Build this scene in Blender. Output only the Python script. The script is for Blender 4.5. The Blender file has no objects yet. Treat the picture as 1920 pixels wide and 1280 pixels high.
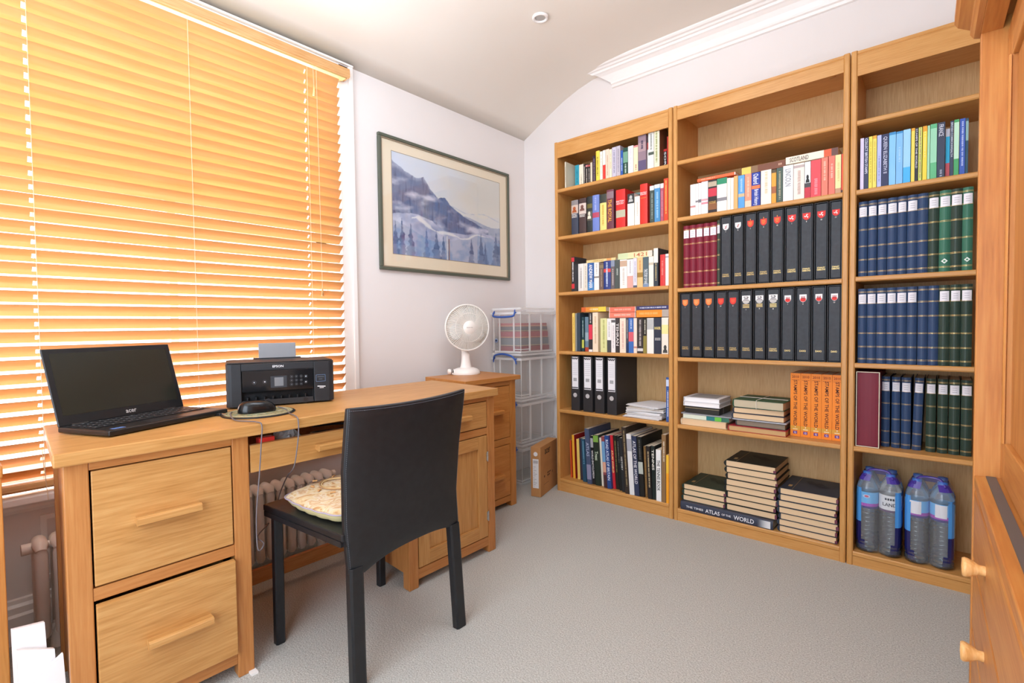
import bpy, math, random
from math import sin, cos, pi, radians, sqrt
from mathutils import Matrix, Vector, noise
S = bpy.context.scene
COL = S.collection
rnd = random.Random(7)

# ------------------------------------------------------------------ camera
cam = bpy.data.cameras.new('camera'); cam_o = bpy.data.objects.new('camera', cam); COL.objects.link(cam_o)
cam.sensor_width = 36.0; cam.lens = 941.3756 / 1920 * 36.0; cam.clip_start = 0.02
_y, _p, _r = 2.28795319, -0.03242795, -0.01193441
_f = Vector((cos(_p)*cos(_y), cos(_p)*sin(_y), sin(_p)))
_rt = _f.cross(Vector((0, 0, 1))).normalized(); _up = _rt.cross(_f)
_r2 = _rt*cos(_r) + _up*sin(_r); _u2 = -_rt*sin(_r) + _up*cos(_r)
cam_o.matrix_world = Matrix(((_r2.x, _u2.x, -_f.x, 0), (_r2.y, _u2.y, -_f.y, 0), (_r2.z, _u2.z, -_f.z, 0.97), (0, 0, 0, 1)))
S.camera = cam_o

# ------------------------------------------------------------------ world, lamps, exposure
S.view_settings.view_transform = 'Standard'; S.view_settings.look = 'None'
S.view_settings.gamma = 1.0; S.view_settings.use_curve_mapping = False
S.view_settings.exposure = -0.02
S.cycles.transparent_max_bounces = 32; S.cycles.max_bounces = 14; S.cycles.diffuse_bounces = 6
w = bpy.data.worlds.new('daylight'); S.world = w; w.use_nodes = True
bg = w.node_tree.nodes['Background']; bg.inputs[0].default_value = (0.93, 0.96, 1.0, 1); bg.inputs[1].default_value = 4.0
def area(name, loc, direction, sx, sy, power, col=(1, 1, 1), spread=180):
    l = bpy.data.lights.new(name, 'AREA'); l.shape = 'RECTANGLE'; l.size = sx; l.size_y = sy; l.energy = power; l.color = col
    l.spread = radians(spread)
    o = bpy.data.objects.new(name, l); COL.objects.link(o); o.location = loc
    o.rotation_euler = Vector(direction).to_track_quat('-Z', 'Y').to_euler(); return o
area('window_daylight', (-2.62, 0.35, 1.45), (1, 0, -0.12), 2.0, 1.9, 98, (0.90, 0.95, 1.04))
area('back_fill', (-0.55, -0.62, 1.25), (-0.25, 1, 0.05), 1.3, 1.9, 46, (0.78, 0.92, 1.08))  # added fill light from behind the camera; no doorway is built there
area('overhead_fill', (-0.95, 1.05, 2.40), (-0.45, 0.30, -1), 0.8, 0.8, 16, (0.84, 0.94, 1.08))  # added overhead fill for the far corner, without any fixture
area('ceiling_bounce_fill', (-0.35, -0.1, 1.45), (-0.35, 0.10, 1), 0.8, 0.8, 11, (0.80, 0.92, 1.08), 130)  # added fill aimed up to bounce off the ceiling; no lamp stands here

# ------------------------------------------------------------------ materials
def lin(c):
    if isinstance(c, str): c = tuple(int(c[i:i+2], 16) for i in (0, 2, 4))
    return tuple((v/255/12.92 if v/255 <= 0.04045 else ((v/255+0.055)/1.055)**2.4) for v in c) + (1.0,)
_mc = {}
def pmat(name, col, rough=0.5, metal=0.0, spec=0.5, **kw):
    key = (name, str(col), rough, metal)
    if key in _mc: return _mc[key]
    m = bpy.data.materials.new(name); m.use_nodes = True
    b = m.node_tree.nodes['Principled BSDF']
    b.inputs['Base Color'].default_value = lin(col); b.inputs['Roughness'].default_value = rough
    b.inputs['Metallic'].default_value = metal; b.inputs['Specular IOR Level'].default_value = spec
    for k, v in kw.items(): b.inputs[k.replace('_', ' ')].default_value = v
    _mc[key] = m; return m
def cm(col, rough=0.55): return pmat('print_' + (col if isinstance(col, str) else 'c'), col, rough, 0, 0.3)
def nodes(m):
    nt = m.node_tree; return nt, nt.nodes, nt.links, nt.nodes['Principled BSDF']
def ramp(N, stops):
    r = N.new('ShaderNodeValToRGB'); e = r.color_ramp.elements
    while len(e) < len(stops): e.new(0.5)
    for i, (p, c) in enumerate(stops): e[i].position = p; e[i].color = lin(c)
    return r
def wood(name, cd, c1, c2, axis='z', rough=0.4, scale=1.0, contrast=1.0):
    m = pmat(name, c1, rough, 0, 0.4)
    nt, N, L, b = nodes(m)
    tc = N.new('ShaderNodeTexCoord'); mp = N.new('ShaderNodeMapping')
    sc = {'x': (1.3, 12, 12), 'y': (12, 1.3, 12), 'z': (12, 12, 1.3)}[axis]
    mp.inputs['Scale'].default_value = [v*scale for v in sc]
    oi = N.new('ShaderNodeObjectInfo'); va = N.new('ShaderNodeVectorMath'); va.operation = 'ADD'
    ml = N.new('ShaderNodeVectorMath'); ml.operation = 'SCALE'; ml.inputs['Scale'].default_value = 7.0
    cb = N.new('ShaderNodeCombineXYZ')
    for i in range(3): L.new(oi.outputs['Random'], cb.inputs[i])
    L.new(cb.outputs[0], ml.inputs[0])
    L.new(tc.outputs['Object'], va.inputs[0]); L.new(ml.outputs[0], va.inputs[1]); L.new(va.outputs[0], mp.inputs[0])
    n1 = N.new('ShaderNodeTexNoise'); n1.inputs['Scale'].default_value = 1.0; n1.inputs['Detail'].default_value = 4; n1.inputs['Distortion'].default_value = 0.5
    L.new(mp.outputs[0], n1.inputs['Vector'])
    mu = N.new('ShaderNodeMath'); mu.operation = 'MULTIPLY'; mu.inputs[1].default_value = 11.0
    L.new(n1.outputs['Fac'], mu.inputs[0])
    fr = N.new('ShaderNodeMath'); fr.operation = 'PINGPONG'; fr.inputs[1].default_value = 1.0; L.new(mu.outputs[0], fr.inputs[0])
    n2 = N.new('ShaderNodeTexNoise'); n2.inputs['Scale'].default_value = 7; n2.inputs['Detail'].default_value = 5
    mp2 = N.new('ShaderNodeMapping'); mp2.inputs['Scale'].default_value = {'x': (.25, 5, 5), 'y': (5, .25, 5), 'z': (5, 5, .25)}[axis]
    L.new(va.outputs[0], mp2.inputs[0]); L.new(mp2.outputs[0], n2.inputs['Vector']); n2.inputs['Scale'].default_value = 42*scale
    ad = N.new('ShaderNodeMath'); ad.operation = 'MULTIPLY_ADD'; ad.inputs[1].default_value = 0.17*contrast
    L.new(fr.outputs[0], ad.inputs[0])
    s2 = N.new('ShaderNodeMath'); s2.operation = 'MULTIPLY'; s2.inputs[1].default_value = 0.85; L.new(n2.outputs['Fac'], s2.inputs[0])
    L.new(s2.outputs[0], ad.inputs[2])
    r = ramp(N, [(0.24, cd), (0.50, c1), (0.76, c2)]); L.new(ad.outputs[0], r.inputs[0]); L.new(r.outputs[0], b.inputs['Base Color'])
    bp = N.new('ShaderNodeBump'); bp.inputs['Strength'].default_value = 0.08; bp.inputs['Distance'].default_value = 0.002
    L.new(n2.outputs['Fac'], bp.inputs['Height']); L.new(bp.outputs[0], b.inputs['Normal'])
    return m
def noisy(name, stops, scale, rough=0.8, detail=4, bump=0.0, bscale=None, spec=0.3, dist=0.002, **kw):
    m = pmat(name, stops[0][1], rough, 0, spec, **kw)
    nt, N, L, b = nodes(m)
    tc = N.new('ShaderNodeTexCoord'); n = N.new('ShaderNodeTexNoise'); n.inputs['Scale'].default_value = scale; n.inputs['Detail'].default_value = detail
    L.new(tc.outputs['Object'], n.inputs['Vector'])
    r = ramp(N, stops); L.new(n.outputs['Fac'], r.inputs[0]); L.new(r.outputs[0], b.inputs['Base Color'])
    if bump:
        n2 = N.new('ShaderNodeTexNoise'); n2.inputs['Scale'].default_value = bscale or scale; n2.inputs['Detail'].default_value = 3
        L.new(tc.outputs['Object'], n2.inputs['Vector'])
        bp = N.new('ShaderNodeBump'); bp.inputs['Strength'].default_value = bump; bp.inputs['Distance'].default_value = dist
        L.new(n2.outputs['Fac'], bp.inputs['Height']); L.new(bp.outputs[0], b.inputs['Normal'])
    return m
OAK = {a: wood('desk_oak_' + a, 'AE7A40', 'C08C50', 'CC9C60', a) for a in 'xyz'}
OAKF = {a: wood('desk_frame_oak_' + a, 'A86B35', 'B87A42', 'C2874D', a) for a in 'xyz'}
OAKD = {a: wood('cabinet_oak_' + a, 'AC6C30', 'BC7C3C', 'C88A48', a) for a in 'xyz'}
VEN = {a: wood('bookcase_oak_' + a, 'BE8544', 'CA9352', 'D4A062', a, 0.38, 1.3, 0.7) for a in 'xyz'}
VENB = wood('bookcase_back_oak', 'BC9460', 'CBA672', 'D6B484', 'z', 0.5, 1.6, 0.6)
PINE = {a: wood('wardrobe_wood_' + a, 'B06C32', 'C27E3E', 'CE904C', a, 0.4, 0.7, 1.3) for a in 'xyz'}
CARPET = noisy('carpet', [(0.3, 'A19E96'), (0.5, 'BAB7AF'), (0.7, 'CCCAC3')], 260, 0.95, 2, 0.6, 170, 0.1, 0.004)
WALLM = noisy('wall_paint', [(0.3, 'E8E3E0'), (0.7, 'EBE6E4')], 3, 0.85, 2, 0.02, 90, 0.2)
CEILM = noisy('ceiling_paint', [(0.3, 'EEE8DE'), (0.7, 'F0EBE2')], 3, 0.9, 2, 0, 90, 0.2)
WHITE = pmat('white_gloss_paint', 'F4F1EE', 0.3)
LEATHER = noisy('black_leather', [(0.3, '17181B'), (0.7, '1F2023')], 40, 0.42, 3, 0.12, 320, 0.45, 0.0006)
PLBLK = pmat('black_plastic', '1B1C1F', 0.38)
PLDRK = pmat('dark_grey_plastic', '2A2C30', 0.45)
PLWHT = pmat('white_plastic', 'F1EDE8', 0.35)
CHROME = pmat('polished_metal', 'C8C8C6', 0.22, 1.0)
PAPER = pmat('page_paper', 'E8DCC4', 0.8)
STOCK = pmat('stockbook_page_paper', 'E2C49C', 0.8)
PAPW = pmat('white_paper', 'F2F1F1', 0.7)
GOLD = pmat('gold_foil', 'D8BC7C', 0.35, 0.6)
CARD = noisy('cardboard', [(0.3, 'B98552'), (0.7, 'C6925E')], 8, 0.8, 3, 0)
BLIND = None

# ------------------------------------------------------------------ mesh building
class B:
    def __init__(s): s.v = []; s.f = []; s.m = []; s.sm = []; s.mats = []; s.T = None
    def mi(s, mat):
        if mat not in s.mats: s.mats.append(mat)
        return s.mats.index(mat)
    def add(s, vs, fs, mat, smooth=False):
        o = len(s.v); i = s.mi(mat)
        for p in vs:
            p = Vector(p)
            if s.T is not None: p = s.T @ p
            s.v.append(p)
        for f in fs: s.f.append([o+k for k in f]); s.m.append(i); s.sm.append(smooth)
        return s
    def box(s, x0, x1, y0, y1, z0, z1, mat):
        vs = [(x, y, z) for z in (z0, z1) for y in (y0, y1) for x in (x0, x1)]
        return s.add(vs, [(0, 2, 3, 1), (4, 5, 7, 6), (0, 1, 5, 4), (2, 6, 7, 3), (0, 4, 6, 2), (1, 3, 7, 5)], mat)
    def prism(s, poly, axis, a, b, mat, smooth=False, caps=True, a_off=None, b_off=None):
        # poly in the two other axes (in xyz order), extruded along axis
        n = len(poly)
        def pt(p, t):
            return {'x': (t, p[0], p[1]), 'y': (p[0], t, p[1]), 'z': (p[0], p[1], t)}[axis]
        vs = [pt(p, a + (a_off[i] if a_off else 0)) for i, p in enumerate(poly)] + [pt(p, b + (b_off[i] if b_off else 0)) for i, p in enumerate(poly)]
        fs = [(i, (i+1) % n, n+(i+1) % n, n+i) for i in range(n)]
        s.add(vs, fs, mat, smooth)
        if caps: s.add(vs, [tuple(range(n))[::-1], tuple(range(n, 2*n))], mat)
        return s
    def tube(s, pts, r, mat, n=10, caps=True):
        pts = [Vector(p) for p in pts]; rs = r if isinstance(r, (list, tuple)) else [r]*len(pts)
        vs = []; up = None
        for i, p in enumerate(pts):
            t = (pts[min(i+1, len(pts)-1)] - pts[max(i-1, 0)]).normalized()
            if up is None:
                up = Vector((0, 0, 1)) if abs(t.z) < 0.9 else Vector((1, 0, 0))
            a = t.cross(up).normalized(); up = a.cross(t).normalized()
            for k in range(n):
                q = 2*pi*k/n; vs.append(p + a*cos(q)*rs[i] + up*sin(q)*rs[i])
        fs = [(i*n+k, i*n+(k+1) % n, (i+1)*n+(k+1) % n, (i+1)*n+k) for i in range(len(pts)-1) for k in range(n)]
        s.add(vs, fs, mat, True)
        if caps: s.add(vs, [tuple(range(n))[::-1], tuple(range((len(pts)-1)*n, len(pts)*n))], mat)
        return s
    def lathe(s, prof, mat, n=32, T=None, smooth=True):
        # prof [(r,z)] around z
        vs = []
        for r, z in prof:
            for k in range(n):
                q = 2*pi*k/n; p = Vector((r*cos(q), r*sin(q), z)); vs.append(T @ p if T is not None else p)
        m = len(prof)
        fs = [(i*n+k, i*n+(k+1) % n, (i+1)*n+(k+1) % n, (i+1)*n+k) for i in range(m-1) for k in range(n)]
        s.add(vs, fs, mat, smooth)
        caps = []
        if prof[0][0] > 1e-6: caps.append(tuple(range(n))[::-1])
        if prof[-1][0] > 1e-6: caps.append(tuple(range((m-1)*n, m*n)))
        if caps: s.add(vs, caps, mat)
        return s
    def grid(s, fn, nu, nv, mat, smooth=True, closeu=False):
        vs = [fn(i/(nu if closeu else nu-1), j/(nv-1)) for j in range(nv) for i in range(nu)]
        fs = [(j*nu+i, j*nu+(i+1) % nu, (j+1)*nu+(i+1) % nu, (j+1)*nu+i) for j in range(nv-1) for i in range(nu if closeu else nu-1)]
        return s.add(vs, fs, mat, smooth)
def mk(name, b, parent=None, bevel=0, seg=2):
    me = bpy.data.meshes.new(name); me.from_pydata([tuple(p) for p in b.v], [], b.f)
    for m in b.mats: me.materials.append(m)
    me.polygons.foreach_set('material_index', b.m); me.polygons.foreach_set('use_smooth', b.sm); me.update()
    o = bpy.data.objects.new(name, me); COL.objects.link(o)
    if parent is not None: o.parent = parent
    if bevel:
        md = o.modifiers.new('bevel', 'BEVEL'); md.width = bevel; md.segments = seg; md.limit_method = 'ANGLE'; md.angle_limit = radians(50)
    return o
def tag(o, label=None, cat=None, group=None, kind=None):
    if label: o['label'] = label
    if cat: o['category'] = cat
    if group: o['group'] = group
    if kind: o['kind'] = kind
    return o
def thing(name, label, cat, loc=(0, 0, 0), rotz=0.0, group=None, M=None):
    o = bpy.data.objects.new(name, None); COL.objects.link(o); o.empty_display_size = 0.05
    if M is not None: o.matrix_basis = M
    else: o.location = loc; o.rotation_euler = (0, 0, rotz)
    return tag(o, label, cat, group)
def struct(name, b, bevel=0): return tag(mk(name, b, None, bevel), kind='structure')
def TR(x, y, z, rz=0.0): return Matrix.Translation((x, y, z)) @ Matrix.Rotation(rz, 4, 'Z')
# lettering as real mesh, normalised to its own bounding box
_tc = {}
def glyphs(text, bold=0.012):
    if text in _tc: return _tc[text]
    cu = bpy.data.curves.new('t', 'FONT'); cu.body = text; cu.size = 1; cu.resolution_u = 2; cu.offset = bold
    o = bpy.data.objects.new('t', cu); COL.objects.link(o)
    dg = bpy.context.evaluated_depsgraph_get(); dg.update()
    me = bpy.data.meshes.new_from_object(o.evaluated_get(dg))
    vs = [v.co.copy() for v in me.vertices]; fs = [list(p.vertices) for p in me.polygons]
    bpy.data.objects.remove(o); bpy.data.curves.remove(cu); bpy.data.meshes.remove(me)
    x0 = min(v.x for v in vs); x1 = max(v.x for v in vs); y0 = min(v.y for v in vs); y1 = max(v.y for v in vs)
    _tc[text] = ([((v.x-x0)/(x1-x0), (v.y-y0)/(y1-y0)) for v in vs], fs, (x1-x0)/(y1-y0)); return _tc[text]
def letters(b, text, org, dx, dy, w, h, mat, keep=True, off=None):
    # text centred at org inside w x h, reading along dx
    vs, fs, asp = glyphs(text)
    if keep:
        if w/h > asp: w = h*asp*1.0
        else: h = w/asp
    org = Vector(org); dx = Vector(dx).normalized(); dy = Vector(dy).normalized()
    b.add([org + dx*((u-0.5)*w) + dy*((v-0.5)*h) for u, v in vs], fs, mat)
    return b
# ------------------------------------------------------------------ room shell
b = B(); b.box(-2.45, 0.75, -0.95, 2.80, -0.1, 0, CARPET); struct('floor', b)
WY0, WY1, WZ0, WZ1 = -0.62, 1.275, 0.47, 2.165           # window opening
b = B()
b.box(-2.44, -2.19, -0.95, WY0, 0, 2.6, WALLM); b.box(-2.44, -2.19, WY1, 2.80, 0, 2.6, WALLM)
b.box(-2.44, -2.19, WY0, WY1, 0, WZ0, WALLM); b.box(-2.44, -2.19, WY0, WY1, WZ1, 2.6, WALLM)
struct('wall_left', b)
b = B(); b.box(-2.19, 0.75, 2.66, 2.80, 0, 2.6, WALLM); struct('wall_far', b)
b = B(); b.box(0.66, 0.75, -0.95, 2.66, 0, 2.6, WALLM); struct('wall_right', b)
b = B(); b.box(-2.19, 0.66, -0.95, -0.80, 0, 2.6, WALLM); struct('wall_near', b)
cp = [(-2.19, 2.216), (-2.10, 2.262), (-1.98, 2.325), (-1.86, 2.383), (-1.75, 2.422), (-1.64, 2.448), (-1.5, 2.464), (-1.35, 2.470), (0.66, 2.472)]
b = B(); b.prism(cp + [(0.66, 2.62), (-2.19, 2.62)], 'y', -0.95, 2.66, CEILM)
n = len(cp)
for i in range(len(b.f)):
    if len(b.f[i]) == 4 and i < n-1: b.sm[i] = True
struct('ceiling', b)
# coving stops short where the ceiling starts to slope
prof = [(2.659, 2.352), (2.649, 2.354), (2.646, 2.366), (2.638, 2.370), (2.634, 2.378), (2.628, 2.400), (2.616, 2.420), (2.602, 2.432), (2.594, 2.436), (2.590, 2.446), (2.580, 2.448), (2.574, 2.456), (2.562, 2.458), (2.556, 2.464), (2.552, 2.4705), (2.659, 2.4705)]
offs = [0.0]*5 + [-0.03, -0.06, -0.08, -0.10, -0.115, -0.125, -0.13, -0.14, -0.15, -0.15, -0.02]
b = B(); b.prism(prof, 'x', -1.51, 0.655, WHITE, a_off=offs); struct('trim_1', b)
# skirtings and sill
b = B(); b.prism([(-2.19, 0), (-2.165, 0), (-2.165, 0.085), (-2.172, 0.092), (-2.172, 0.112), (-2.180, 0.120), (-2.182, 0.132), (-2.19, 0.135)], 'y', -0.8, 2.66, WHITE); struct('baseboard_left', b)
b = B(); b.box(-2.165, 0.66, 2.640, 2.66, 0, 0.12, WHITE); struct('baseboard_far', b)
# window: casing, reveal, sashes, panes
wn = thing('window_1', None, None); tag(wn, 'tall white sash window filled with daylight behind the wooden blind', None, kind='structure')
b = B()
b.box(-2.19, -2.172, WY1, WY1+0.052, 0.44, WZ1+0.052, WHITE); b.box(-2.19, -2.164, WY1+0.052, WY1+0.075, 0.44, WZ1+0.052, WHITE)
b.box(-2.19, -2.172, WY0, WY1+0.075, WZ1, WZ1+0.04, WHITE); b.box(-2.19, -2.160, WY0, WY1+0.075, WZ1+0.04, WZ1+0.05, WHITE)
mk('window_casing', b, wn, 0.003)
b = B(); b.prism([(-2.40, WZ0-0.005), (-2.145, WZ0-0.005), (-2.130, WZ0-0.012), (-2.130, WZ0-0.032), (-2.145, WZ0-0.040), (-2.40, WZ0-0.040)], 'y', WY0, WY1+0.09, WHITE)
b.prism([(-2.19, 0.405), (-2.168, 0.405), (-2.158, 0.418), (-2.158, 0.430), (-2.19, 0.430)], 'y', WY0, WY1+0.075, WHITE)
mk('window_sill', b, wn, 0.002)
b = B()
for (y0, y1, z0, z1) in ((WY0, WY0+0.06, WZ0, WZ1), (WY1-0.06, WY1, WZ0, WZ1), (WY0, WY1, WZ0, WZ0+0.08), (WY0, WY1, WZ1-0.06, WZ1), (WY0, WY1, 1.34, 1.40)):
    b.box(-2.36, -2.31, y0, y1, z0, z1, WHITE)
b.box(-2.35, -2.32, 0.61, 0.64, WZ0, WZ1, WHITE)
mk('window_frame', b, wn, 0.004)
gm = bpy.data.materials.new('window_glass'); gm.use_nodes = True; nt = gm.node_tree; N = nt.nodes; L = nt.links
N.remove(N['Principled BSDF']); tr = N.new('ShaderNodeBsdfTransparent'); gl = N.new('ShaderNodeBsdfGlossy'); gl.inputs['Roughness'].default_value = 0.02
mx = N.new('ShaderNodeMixShader'); mx.inputs[0].default_value = 0.06; L.new(tr.outputs[0], mx.inputs[1]); L.new(gl.outputs[0], mx.inputs[2]); L.new(mx.outputs[0], N['Material Output'].inputs[0])
b = B(); b.box(-2.338, -2.334, WY0+0.05, WY1-0.05, WZ0+0.05, WZ1-0.05, gm); mk('window_pane', b, wn)
# panelled apron under the sill
b = B()
for (y0, y1) in ((-0.5, 0.10), (0.20, 0.80)):
    for (a0, a1, z0, z1) in ((y0, y1, 0.17, 0.185), (y0, y1, 0.365, 0.38), (y0, y0+0.015, 0.185, 0.365), (y1-0.015, y1, 0.185, 0.365)):
        b.box(-2.19, -2.182, a0, a1, z0, z1, WHITE)
struct('trim_2', b)
# recessed ceiling light
t = thing('ceiling_downlight', 'small round white recessed downlight in the ceiling', 'ceiling light', (-1.516, 1.976, 2.458))
b = B(); b.lathe([(0.026, 0.004), (0.026, -0.003), (0.031, -0.006), (0.038, -0.005), (0.040, 0.004)], WHITE, 36); mk('trim_ring', b, t)
b = B(); b.lathe([(0.0, -0.001), (0.014, -0.002), (0.026, 0.001)], pmat('frosted_lens', 'B9B6B2', 0.3), 24); mk('lens', b, t)

# ------------------------------------------------------------------ blind
bm_ = bpy.data.materials.new('blind_slat_wood'); bm_.use_nodes = True; nt, N, L, pb = nodes(bm_)
tc = N.new('ShaderNodeTexCoord'); mp = N.new('ShaderNodeMapping'); mp.inputs['Scale'].default_value = (14, 1.0, 14)
n1 = N.new('ShaderNodeTexNoise'); n1.inputs['Scale'].default_value = 4; L.new(tc.outputs['Object'], mp.inputs[0]); L.new(mp.outputs[0], n1.inputs['Vector'])
r = ramp(N, [(0.3, 'D6A668'), (0.7, 'DEB278')]); L.new(n1.outputs['Fac'], r.inputs[0]); L.new(r.outputs[0], pb.inputs['Base Color']); pb.inputs['Roughness'].default_value = 0.5
tl = N.new('ShaderNodeBsdfTranslucent'); tl.inputs[0].default_value = lin('F0B272'); mx = N.new('ShaderNodeMixShader'); mx.inputs[0].default_value = 0.22  # warm translucency stands in for light bounced between the opaque wood slats
L.new(pb.outputs[0], mx.inputs[1]); L.new(tl.outputs[0], mx.inputs[2]); L.new(mx.outputs[0], N['Material Output'].inputs[0])
BW = wood('blind_rail_wood', 'C08A50', 'D0A068', 'DAAE78', 'y', 0.4)
BLW = pmat('blind_headrail_cream', 'E6CC88', 0.4)
bl = thing('venetian_blind', 'wide wooden venetian blind covering the sunlit window', 'window blind', (-2.15, 0.33, 0.47))
bl_o = Vector((-2.15, 0.33, 0.47))
def bb():
    q = B(); q.T = Matrix.Translation(-bl_o); return q
b = bb(); b.prism([(-2.128, 2.128), (-2.118, 2.132), (-2.118, 2.158), (-2.122, 2.170), (-2.130, 2.172), (-2.130, 2.128)], 'y', -0.60, 1.305, BW)
b.box(-2.175, -2.130, 1.297, 1.305, 2.128, 2.172, BW); mk('valance', b, bl, 0.0015)
b = bb(); b.box(-2.178, -2.132, -0.60, 1.292, 2.124, 2.160, BLW); mk('headrail', b, bl, 0.002)
b = bb(); YS, YE = -0.60, 1.262; holes = [(0.203, 0.213), (1.099, 1.105)]
z = 2.098; zs = []
while z > 0.525: zs.append(z); z -= 0.0425
for k, z in enumerate(zs):
    dz, dx = (0.0182, 0.0140)
    if 15 <= k <= 17: dz, dx = 0.0160, 0.0165
    if k > 17: dz, dx = 0.0160, 0.0172
    jz = rnd.uniform(-0.0008, 0.0008)
    def sec(t0, t1):
        out = []
        for t in (t0, (t0+t1)/2, t1):
            c = 0.0016*(1-t*t); out.append((-2.155 + dx*t + c*0.7, z + jz + dz*t - c*0.5))
        o2 = [(x-0.0014, zz-0.0022) for x, zz in out[::-1]]
        return out + o2
    y = YS
    for h0, h1 in holes:
        b.prism(sec(-1, 1), 'y', y, h0, bm_)
        b.prism(sec(-1, -0.45), 'y', h0, h1, bm_); b.prism(sec(0.45, 1), 'y', h0, h1, bm_); y = h1
    b.prism(sec(-1, 1), 'y', y, YE, bm_)
mk('slats', b, bl)
b = bb(); b.prism([(-2.178, 0.478), (-2.130, 0.478), (-2.127, 0.484), (-2.130, 0.500), (-2.178, 0.500)], 'y', YS, YE, BW); mk('bottom_rail', b, bl, 0.001)
CORD = pmat('blind_cord', 'E9D6B4', 0.7)
for (h0, h1) in holes + [(0.642, 0.646)]:
    b = bb()
    for x in (-2.1385, -2.1745): b.tube([(x, (h0+h1)/2+0.004, 2.125), (x, (h0+h1)/2+0.004, 0.50)], 0.0009, CORD, 6)
    mk('ladder_cord', b, bl)
b = bb(); b.tube([(-2.128, 1.128, 2.125), (-2.126, 1.130, 2.02)], 0.0008, CORD, 6); b.lathe([(0.002, 0.02), (0.006, -0.018), (0.0, -0.02)], BLW, 12, Matrix.Translation((-2.126, 1.130, 2.01))); mk('tilt_cord', b, bl)
b = bb(); b.tube([(-2.126, 1.142, 2.125), (-2.124, 1.146, 1.14)], 0.0008, CORD, 6); b.lathe([(0.002, 0.02), (0.006, -0.018), (0.0, -0.02)], BW, 12, Matrix.Translation((-2.124, 1.146, 1.13))); mk('lift_cord', b, bl)
b = bb(); b.tube([(-2.126, 0.205, 0.60), (-2.124, 0.215, 0.44)], 0.0008, CORD, 6); mk('cord_end', b, bl)

# ------------------------------------------------------------------ radiator
RW = pmat('radiator_enamel', 'F4EFE8', 0.35)
t = thing('radiator', 'white column radiator under the window behind the desk', 'radiator', (-2.07, 0.66, 0.0))
k = 0; y = 0.185
while y < 1.135:
    b = B(); yy = y-0.66
    for x in (-0.028, 0.028):
        b.tube([(x, yy, 0.045), (x, yy, 0.06), (x, yy, 0.30), (x, yy, 0.318)], [0.010, 0.0165, 0.0165, 0.012], RW, 12)
    b.tube([(-0.036, yy, 0.312), (-0.024, yy, 0.326), (0.024, yy, 0.326), (0.036, yy, 0.312)], [0.013, 0.0195, 0.0195, 0.013], RW, 12)
    b.tube([(-0.03, yy, 0.06), (0.03, yy, 0.06)], 0.0185, RW, 12)
    mk('section', b, t); y += 0.042
b = B(); b.tube([(0, -0.51, 0.318), (0, 0.49, 0.318)], 0.012, RW, 12); b.tube([(0, -0.505, 0.062), (0, 0.49, 0.062)], 0.010, RW, 12)
b.tube([(0.0, 0.478, 0.318), (0.0, 0.492, 0.318)], 0.016, RW, 12); b.tube([(0, -0.515, 0.318), (0, -0.49, 0.318)], 0.017, RW, 12); mk('end_plug', b, t)
for yy in (-0.44, 0.42):
    b = B(); b.tube([(0, yy, 0.06), (0, yy, 0.0)], [0.014, 0.02], RW, 10); mk('foot', b, t)
b = B(); b.tube([(0.0, 0.43, 0.06), (0.0, 0.455, 0.055)], 0.010, CHROME, 10); b.tube([(0, 0.455, 0.09), (0, 0.455, 0.0)], 0.009, RW, 10); mk('valve', b, t)
# ------------------------------------------------------------------ desk (sits a few degrees out of square)
def shear(k, x0, org):
    M = Matrix.Identity(4); M[1][0] = -k; M[1][3] = k*x0
    return Matrix.Translation(-Vector(org)) @ M
def handle(parent, x, y0, y1, z, T, mats, h=0.022, d=0.034):
    b = B(); b.T = T; b.prism([(x, z-h*0.35), (x+d*0.75, z-h/2), (x+d, z-h/2+0.004), (x+d, z+h/2-0.003), (x+d*0.75, z+h/2), (x, z+h*0.35)], 'y', y0, y1, mats['y'])
    return mk('handle', b, parent, 0.0015)
FX = -1.475
do = (-1.70, 0.865, 0.0); DT = shear(0.075, -1.455, do)
desk = thing('desk', 'long oak desk with drawer pedestals along the window wall', 'desk', do)
def dbb():
    q = B(); q.T = DT; return q
b = dbb(); b.box(-1.935, -1.455, 0.156, 1.575, 0.671, 0.702, OAK['y']); mk('worktop', b, desk, 0.003)
def leg(parent, x0, x1, y0, y1, z0, z1, M, T): b = B(); b.T = T; b.box(x0, x1, y0, y1, z0, z1, M['z']); return mk('leg', b, parent, 0.0025)
for (y0, y1) in ((0.172, 0.217), (0.520, 0.563)):
    for (x0, x1) in ((FX-0.042, FX), (-1.925, -1.883)): leg(desk, x0, x1, y0, y1, 0, 0.671, OAKF, DT)
for (y0, y1) in ((1.105, 1.148), (1.524, 1.567)):
    for (x0, x1) in ((FX-0.042, FX), (-1.925, -1.883)): leg(desk, x0, x1, y0, y1, 0, 0.671, OAKF, DT)
for nm, (y0, y1) in (('side_panel', (0.180, 0.192)), ('side_panel', (0.540, 0.552)), ('side_panel', (1.115, 1.127)), ('side_panel', (1.548, 1.560))):
    b = dbb(); b.box(-1.885, FX-0.040, y0, y1, 0.05, 0.671, OAKF['z'])
    mk(nm, b, desk)
for (y0, y1) in ((0.192, 0.540), (1.127, 1.548)):
    b = dbb(); b.box(-1.92, -1.905, y0, y1, 0.05, 0.671, OAK['z']); b.box(-1.905, FX-0.045, y0, y1, 0.045, 0.055, OAK['y']); mk('back_panel', b, desk)
for (y0, y1, z0, z1) in ((0.217, 0.520, 0.650, 0.671), (0.217, 0.520, 0.345, 0.375), (0.217, 0.520, 0.040, 0.072), (1.148, 1.524, 0.652, 0.671), (1.148, 1.524, 0.508, 0.538), (1.148, 1.524, 0.030, 0.068)):
    b = dbb(); b.box(FX-0.030, FX-0.002, y0, y1, z0, z1, OAKF['y']); mk('rail', b, desk, 0.0015)
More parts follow.
